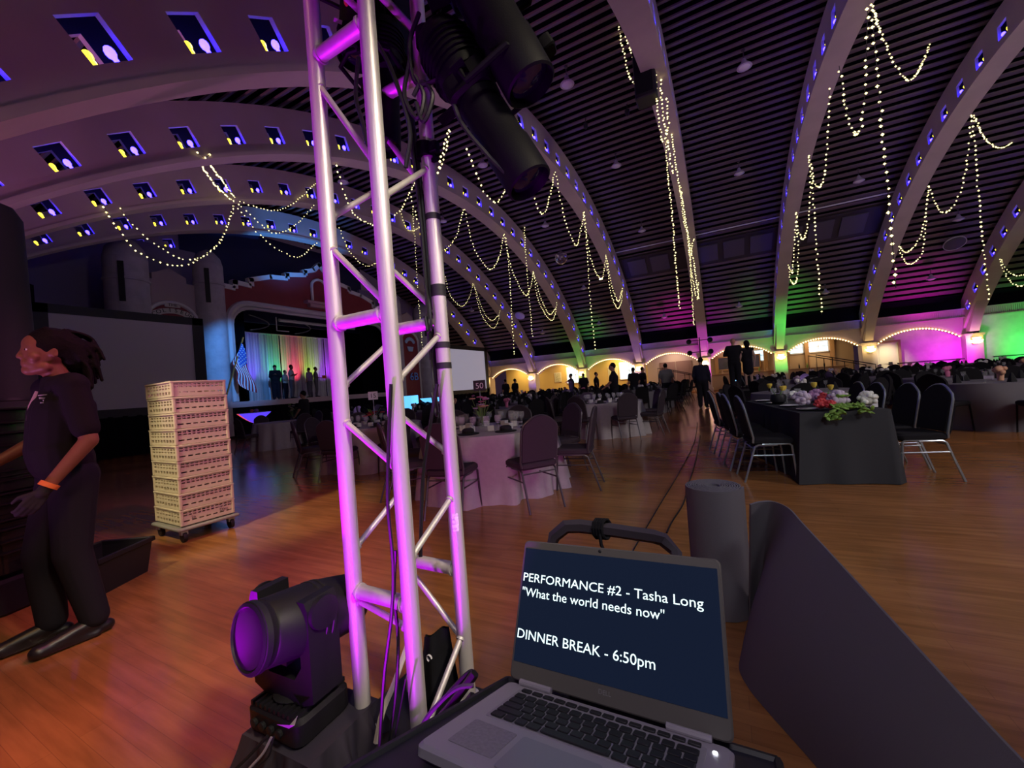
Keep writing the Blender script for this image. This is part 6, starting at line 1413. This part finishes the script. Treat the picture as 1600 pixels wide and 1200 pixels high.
v = at(640, 628, 15); t = thing('blue_light_panel', (v.x, v.y, 0), 'bright blue lit cloth panel behind the truss', 'panel')
MB().box((0, 0, .95), (.55, .4, .55)).obj('lit_cover', GBB, t, smooth=False); MB().box((0, 0, .34), (.5, .36, .66)).obj('plinth', BLACK, t, smooth=False)
# light stand with par cans before the magenta pilaster
v = standh(1098, 600, 20); t = thing('light_stand', (v.x, v.y, 0), 'black tripod light stand with four par cans before the magenta pilaster', 'stand')
MB().tube([(0, 0, .2), (0, 0, 3.1)], .03, 8).obj('pole', BLACK, t)
for a in range(3): MB().tube([(0, 0, .7), (.6 * math.cos(a * 2.1), .6 * math.sin(a * 2.1), 0)], .02, 6).obj('leg', BLACK, t)
for z_ in (2.35, 2.95):
    MB().tube([(-.6, 0, z_), (.6, 0, z_)], .02, 6).obj('crossbar', BLACK, t)
    for s in (-1, 1): MB().lathe([(.06, -.16), (.12, -.10), (.13, .14), (.11, .14), (.10, .02), (0, .0)], 14, Matrix.Rotation(PI / 2 * 1.1, 3, 'X'), (s * .5, 0, z_ - .02)).obj('par_can', BLACK, t)
# floor cables
for pts, lab, r in (([(988, 862), (1030, 790), (1060, 740), (1085, 690), (1090, 660)], 'thin black cable running up the floor towards the stage pilaster', .006), ([(1042, 832), (1050, 815), (1066, 790), (1074, 768), (1075, 760), (1088, 715), (1094, 680)], 'black cable kinked along the floor beside the thin one', .007)):
    o = MB().tube(spline([onz(x, y, .012) for x, y in pts], 5), r, 6).obj('floor_cable', CABLE); tag(o, lab, 'cable')
# ------------------------------------------------------------------ pendant lamps, disco ball, round discs
def vault(px, py, R_):
    r = ray(px, py); oy, oz = CAM.y - CY, CAM.z - CZ; a = r.y ** 2 + r.z ** 2; b = 2 * (oy * r.y + oz * r.z); c = oy * oy + oz * oz - R_ * R_; t_ = (-b + math.sqrt(b * b - 4 * a * c)) / (2 * a); return CAM + r * t_
pst = MB().tube([(0, 0, .30), (0, 0, .55)], .012, 6).lathe([(.0, .56), (.05, .55), (.05, .52), (0, .51)], 10).mesh('stem', DSTEEL)
psh = MB().lathe([(.03, .30), (.05, .28), (.07, .20), (.17, .10), (.19, .06), (.18, .055)], 16).mesh('shade', mat('silver_reflector', (.55, .50, .58), .35, .3))
pgl = MB().ball((0, 0, .09), .15, 14, 8, (1, 1, .62)).mesh('globe', GLOBE)
for px, py in ((886, 130), (1163, 103), (963, 258), (1155, 270), (754, 257), (852, 352), (1003, 360), (1342, 282), (1498, 342), (1455, 435), (1290, 457), (1155, 478), (1038, 495), (936, 506), (912, 450), (848, 520), (737, 485), (692, 345), (536, 283), (1235, 420)):
    p = vault(px, py, 19.85)
    t = thing('pendant_lamp', p - Vector((0, 0, .10)), 'small dish pendant lamp hung under the board ceiling', 'lamp', 'pendant lamps under the vault')
    part('stem', pst, t); part('shade', psh, t); part('globe', pgl, t)
p = at(877, 403, 18); t = thing('mirror_ball', p, 'mirror ball hanging on a thin wire below the vault', 'mirror ball')
b = MB().ball((0, 0, 0), .30, 20, 12); b.obj('ball', mat('mirror_facets', (.6, .55, .65), .12, .9, var=.5, vs=30), t, smooth=False); MB().tube([(0, 0, .3), (0, 0, 1.2)], .008, 5).obj('wire', WIRE, t); MB().lathe([(.04, .27), (.05, .33), (0, .34)], 10).obj('cap', DSTEEL, t)
for px, py, r, lab in ((812, 494, .33, 'round white disc high on the boards above the first lit bays'), (1492, 381, .36, 'round pale grey disc on the boards above the magenta wall')):
    p = vault(px, py, 20.2); nrm = Vector((0, CY - p.y, CZ - p.z)).normalized(); q = nrm.to_track_quat('Z', 'Y').to_matrix()
    t = thing('ceiling_disc', p, lab, 'disc'); MB().lathe([(0, .02), (r * .9, .02), (r, 0), (r, -.06), (0, -.06)], 28, q).obj('disc', GLOBE if r < .35 else PANEL, t); MB().lathe([(r, -.02), (r + .03, 0), (r + .03, -.06), (r, -.07)], 28, q).obj('rim', WHITE, t)
p = at(939, 436, 24); t = thing('spot_lamp', p, 'single bright lamp glowing under the fairy lights near the vent band', 'lamp'); MB().ball((0, 0, 0), .11, 10, 8).obj('bulb', mat('bright_lamp', (1, .9, .7), .4, emit=(1, .85, .6), es=8), t); MB().tube([(0, 0, .1), (0, .1, .6)], .01, 5).obj('stem', WIRE, t)
for px, py, lab in ((915, 196, 'black clip lamp pair below the dark ceiling joint, upper'), (980, 175, 'black clip lamp below the dark ceiling joint, right one'), (822, 48, 'small black pair of ceiling hooks near the upper spotlight')):
    p = vault(px, py, 20.0); t = thing('clip_lamp', p, lab, 'lamp'); MB().lathe([(.03, -.12), (.07, -.05), (.075, .06), (.05, .06)], 12).obj('can', BLACK, t); MB().tube([(0, 0, .05), (0, .08, .3)], .015, 6).obj('arm', BLACK, t)
# ------------------------------------------------------------------ fairy light garlands hung from the ribs
def garland(pts3, label, sp_=.115, r=.026, seed=0):
    rnd = random.Random(seed); pts = spline(pts3, 7); o = MB().tube(pts, .006, 4).obj('string_light', WIRE); tag(o, label, 'string light')
    L = 0; b = MB(); nxt = 0
    for a, c in zip(pts[:-1], pts[1:]):
        d = (c - a).length
        while nxt <= L + d: b.octa(a.lerp(c, (nxt - L) / max(d, 1e-6)) + Vector((rnd.uniform(-.02, .02), rnd.uniform(-.02, .02), -.02 + rnd.uniform(-.015, .015))), r * rnd.uniform(.75, 1.15)); nxt += sp_ * rnd.uniform(.8, 1.2)
        L += d
    tag(b.obj('bulbs', BULB, o, smooth=False), kind='stuff'); return o
GAR = [
 (-5.04, [(831, 285), (838, 318), (849, 333), (858, 310), (866, 268)], 'fairy light loop on the fifth rib, just below the spotlight', 1), (-5.04, [(868, 268), (882, 340), (900, 383), (909, 350), (912, 330)], 'deep fairy light loop on the fifth rib, upper middle', 1),
 (-5.04, [(912, 330), (922, 400), (939, 436), (945, 415), (947, 398)], 'fairy light loop on the fifth rib above the bright lamp', 1), (-5.04, [(947, 398), (953, 450), (964, 481), (971, 470), (972, 450)], 'lowest fairy light loop on the fifth rib, outer strand', 1), (-5.04, [(947, 400), (956, 445), (966, 470), (972, 452)], 'lowest fairy light loop on the fifth rib, inner strand', 1),
 (-5.04, [(912, 332), (918, 400), (922, 470), (930, 545)], 'long straight fairy light tail dropping from the fifth rib', 1), (-5.04, [(700, 202), (690, 240), (684, 268)], 'short fairy light strand on the fifth rib beside the clamp, left one', 1), (-5.04, [(704, 205), (697, 235), (688, 262)], 'short fairy light strand on the fifth rib beside the clamp, right one', 1),
 (-5.04, [(729, 230), (742, 262), (757, 300), (776, 315), (792, 290), (797, 280)], 'fairy light loop of the fifth rib dipping under the lower spotlight', 1),
 (-9.1, [(640, 300), (664, 375), (690, 391), (712, 370), (724, 327)], 'fairy light loop on the fourth rib right of the far chord', 1), (-9.1, [(726, 327), (740, 385), (765, 420), (780, 400), (787, 366)], 'deep fairy light loop on the fourth rib, middle', 1), (-9.1, [(788, 366), (800, 420), (820, 460), (829, 448), (833, 422)], 'fairy light loop on the fourth rib near its lower third', 1),
 (-9.1, [(833, 424), (842, 470), (860, 500), (868, 488), (870, 470)], 'lowest fairy light loop on the fourth rib, outer strand', 1), (-9.1, [(834, 426), (845, 465), (858, 490), (868, 482)], 'lowest fairy light loop on the fourth rib, inner strand', 1), (-9.1, [(791, 372), (797, 440), (800, 500), (804, 557)], 'straight fairy light tail from the fourth rib ending by the first lit bay', 1),
 (-9.1, [(815, 285), (819, 350), (823, 420), (832, 525)], 'long straight fairy light tail passing down the fourth rib', 1),
 (-13.17, [(696, 432), (703, 460), (721, 478), (733, 465), (739, 442)], 'fairy light loop on the third rib right of the truss', 1), (-13.17, [(740, 444), (752, 490), (769, 512), (778, 503), (781, 485)], 'double fairy light loop on the third rib, outer strand', 1), (-13.17, [(741, 446), (755, 485), (768, 500), (779, 492)], 'double fairy light loop on the third rib, inner strand', 1),
 (-13.17, [(643, 300), (648, 370), (652, 440), (660, 545)], 'straight fairy light tail on the third rib behind the truss', 1), (-13.17, [(625, 330), (640, 360), (670, 345)], 'short fairy light loop on the third rib inside the truss', 1), (-13.17, [(530, 355), (548, 395), (572, 415), (588, 410)], 'fairy light loop seen through the truss bay', 1),
 (-13.17, [(162, 322), (180, 352), (220, 395), (285, 414), (335, 385), (356, 350), (366, 320)], 'long double fairy swag over the lettered pavilion, lower strand', 1), (-13.17, [(186, 325), (215, 358), (250, 385), (290, 405), (330, 392), (352, 360), (366, 318)], 'long double fairy swag over the lettered pavilion, upper strand', 1),
 (-13.17, [(372, 318), (392, 335), (430, 364), (468, 345), (492, 318)], 'fairy swag from the third rib hub towards the truss, lower one', 1), (-13.17, [(374, 314), (400, 322), (432, 328), (465, 312), (494, 285)], 'fairy swag from the third rib hub towards the truss, upper one', 1), (-13.17, [(372, 325), (405, 365), (440, 392), (468, 400), (495, 378)], 'fairy swag from the third rib hub, lowest and widest', 1),
 ((-9.1, -13.17), [(308, 238), (318, 262), (338, 290), (366, 315)], 'fairy strand crossing from fourth to third rib, left of pair', 1), ((-9.1, -13.17), [(314, 238), (332, 262), (350, 285), (370, 312)], 'fairy strand crossing from fourth to third rib, right of pair', 1), (-9.1, [(309, 238), (320, 246), (330, 240)], 'little fairy light tuft on the fourth rib window', 1),
 ((-9.1, -10.4), [(518, 235), (532, 280), (545, 320), (560, 340), (585, 352)], 'fairy strand glimpsed between left and middle chords', 1), (-9.1, [(618, 335), (628, 325), (640, 300), (655, 270)], 'fairy strand glimpsed between middle and far chords', 1),
 (3.09, [(1356, 12), (1352, 120), (1348, 185), (1340, 208), (1331, 200), (1320, 160), (1311, 103)], 'long fairy loop on the first rib right of the end on rib, highest', 1), (3.09, [(1296, 138), (1293, 220), (1288, 275), (1280, 291), (1272, 282), (1264, 243)], 'second fairy loop down the first rib right of the end on rib', 1), (3.09, [(1264, 243), (1266, 300), (1262, 350), (1255, 373), (1248, 362), (1244, 332)], 'third fairy loop down the first rib right of the end on rib', 1),
 (3.09, [(1244, 332), (1247, 390), (1246, 430), (1240, 443), (1234, 432), (1232, 412)], 'lowest fairy loop on the first rib right of the end on rib, outer', 1), (3.09, [(1244, 334), (1240, 400), (1238, 425), (1233, 414)], 'lowest fairy loop on the first rib right of the end on rib, inner', 1), (3.09, [(1268, 262), (1274, 360), (1279, 430), (1284, 492)], 'straight fairy tail ending above the tan bay', 1),
 (3.09, [(1362, 15), (1372, 130), (1382, 240), (1391, 340), (1400, 450)], 'long straight fairy tail from the highest hub on the right', 1), ((3.09, 7.16), [(1362, 5), (1380, 60), (1415, 124), (1440, 100), (1458, 50), (1468, 0)], 'wide fairy swag at the top edge between two ribs', 1),
 (7.16, [(1518, 178), (1513, 240), (1498, 305), (1477, 331), (1460, 315), (1451, 290)], 'long fairy loop on the second rib right of the end on rib, upper', 1), (7.16, [(1451, 290), (1447, 340), (1440, 395), (1421, 412), (1410, 400), (1404, 382)], 'long fairy loop on the second rib right of the end on rib, lower outer', 1), (7.16, [(1451, 292), (1444, 345), (1432, 380), (1415, 394), (1405, 384)], 'long fairy loop on the second rib right of the end on rib, lower inner', 1),
 (7.16, [(1520, 180), (1526, 270), (1534, 360), (1545, 470)], 'straight fairy tail crossing before the green wall', 1), ((7.16, 11.22), [(1522, 180), (1538, 215), (1562, 230), (1585, 218), (1602, 188)], 'fairy swag leaving the frame between the last two ribs', 1), (11.22, [(1563, 404), (1572, 430), (1590, 446), (1612, 440)], 'low fairy swag on the rib nearest the green wall, outer', 1), (11.22, [(1564, 406), (1576, 424), (1592, 430), (1612, 424)], 'low fairy swag on the rib nearest the green wall, inner', 1)]
for i, (X, pts, lab, _) in enumerate(GAR):
    if isinstance(X, tuple): n_ = len(pts) - 1; P3 = [onx(x, y, X[0] + (X[1] - X[0]) * j / n_) for j, (x, y) in enumerate(pts)]
    else: P3 = [onx(x, y, X + (.30 if X < 0 else -.30)) for x, y in pts]
    garland(P3, lab, .13 if X == -13.17 else .145, .028 if X != -13.17 else .023, i)
ZED = [(13.2, [(963, -5), (966, 40), (974, 80), (984, 118), (996, 130), (1000, 95), (1001, 40)], 'bright fairy loop hanging under the end on rib, left strand'), (13.4, [(970, 0), (972, 30), (980, 60), (990, 88), (996, 90)], 'bright fairy loop hanging under the end on rib, inner strand'), (13.6, [(1002, 0), (1000, 60), (998, 105), (993, 134)], 'bright fairy tail hanging under the end on rib'), (14.0, [(1004, 5), (1012, 40), (1019, 75), (1021, 105)], 'fairy strand hugging the end on rib near the top edge'),
       (16.5, [(1024, 110), (1026, 150), (1029, 185), (1036, 220), (1044, 195), (1042, 150)], 'dense fairy cluster on the end on rib, upper'), (17.5, [(1032, 125), (1034, 165), (1040, 205), (1048, 250), (1052, 272)], 'dense fairy cluster on the end on rib, middle'), (19.0, [(1041, 220), (1043, 270), (1049, 320), (1055, 400), (1062, 484)], 'straight fairy tail left of the end on rib'),
       (20.0, [(1050, 210), (1056, 260), (1064, 300), (1070, 340), (1074, 360)], 'fairy strand running down the end on rib, upper part'), (21.5, [(1062, 290), (1068, 340), (1075, 370), (1078, 400), (1084, 370)], 'fairy loop close on the end on rib before the vent band'), (22.5, [(1074, 360), (1078, 400), (1083, 440), (1090, 468), (1091, 440)], 'lowest fairy cluster on the end on rib'), (23.0, [(1077, 380), (1080, 440), (1084, 508)], 'short straight fairy tail at the foot of the end on rib'), (22.0, [(1064, 300), (1072, 350), (1080, 390), (1087, 430), (1091, 466)], 'fairy strand running down the end on rib, lower part')]
def endrib(py):
    """Y on the soffit of the end on rib that falls on image row py"""
    best = None
    for k in range(200):
        th = -.2 + .95 * k / 200; y, z = arc(th, RI - .05); q = Vector((-.97, y, z)) - CAM; d = RX[2] * q.x + RY[2] * q.y + RZ[2] * q.z
        yy = 600 + F * (RX.y * q.x + RY.y * q.y + RZ.y * q.z) / d
        if best is None or abs(yy - py) < best[0]: best = (abs(yy - py), y)
    return best[1]
for i, (Y, pts, lab) in enumerate(ZED):
    Y = endrib(min(p[1] for p in pts)); garland([ony(x, y, Y) for x, y in pts], lab, .085, .027, 100 + i)
t = thing('speaker_cluster', ony(1006, 90, endrib(45)) - Vector((0, 0, .45)), 'dark loudspeaker hanging under the end on rib among fairy lights', 'speaker')
MB().rbox((0, 0, 0), (.5, .5, 1.3), .06).obj('cabinet', BLACK, t); MB().tube([(0, 0, .65), (0, 0, 1.25)], .03, 6).obj('bracket', BLACK, t); MB().rbox((-.02, -.26, 0), (.4, .03, 1.1), .01).obj('grille', MATTE, t)
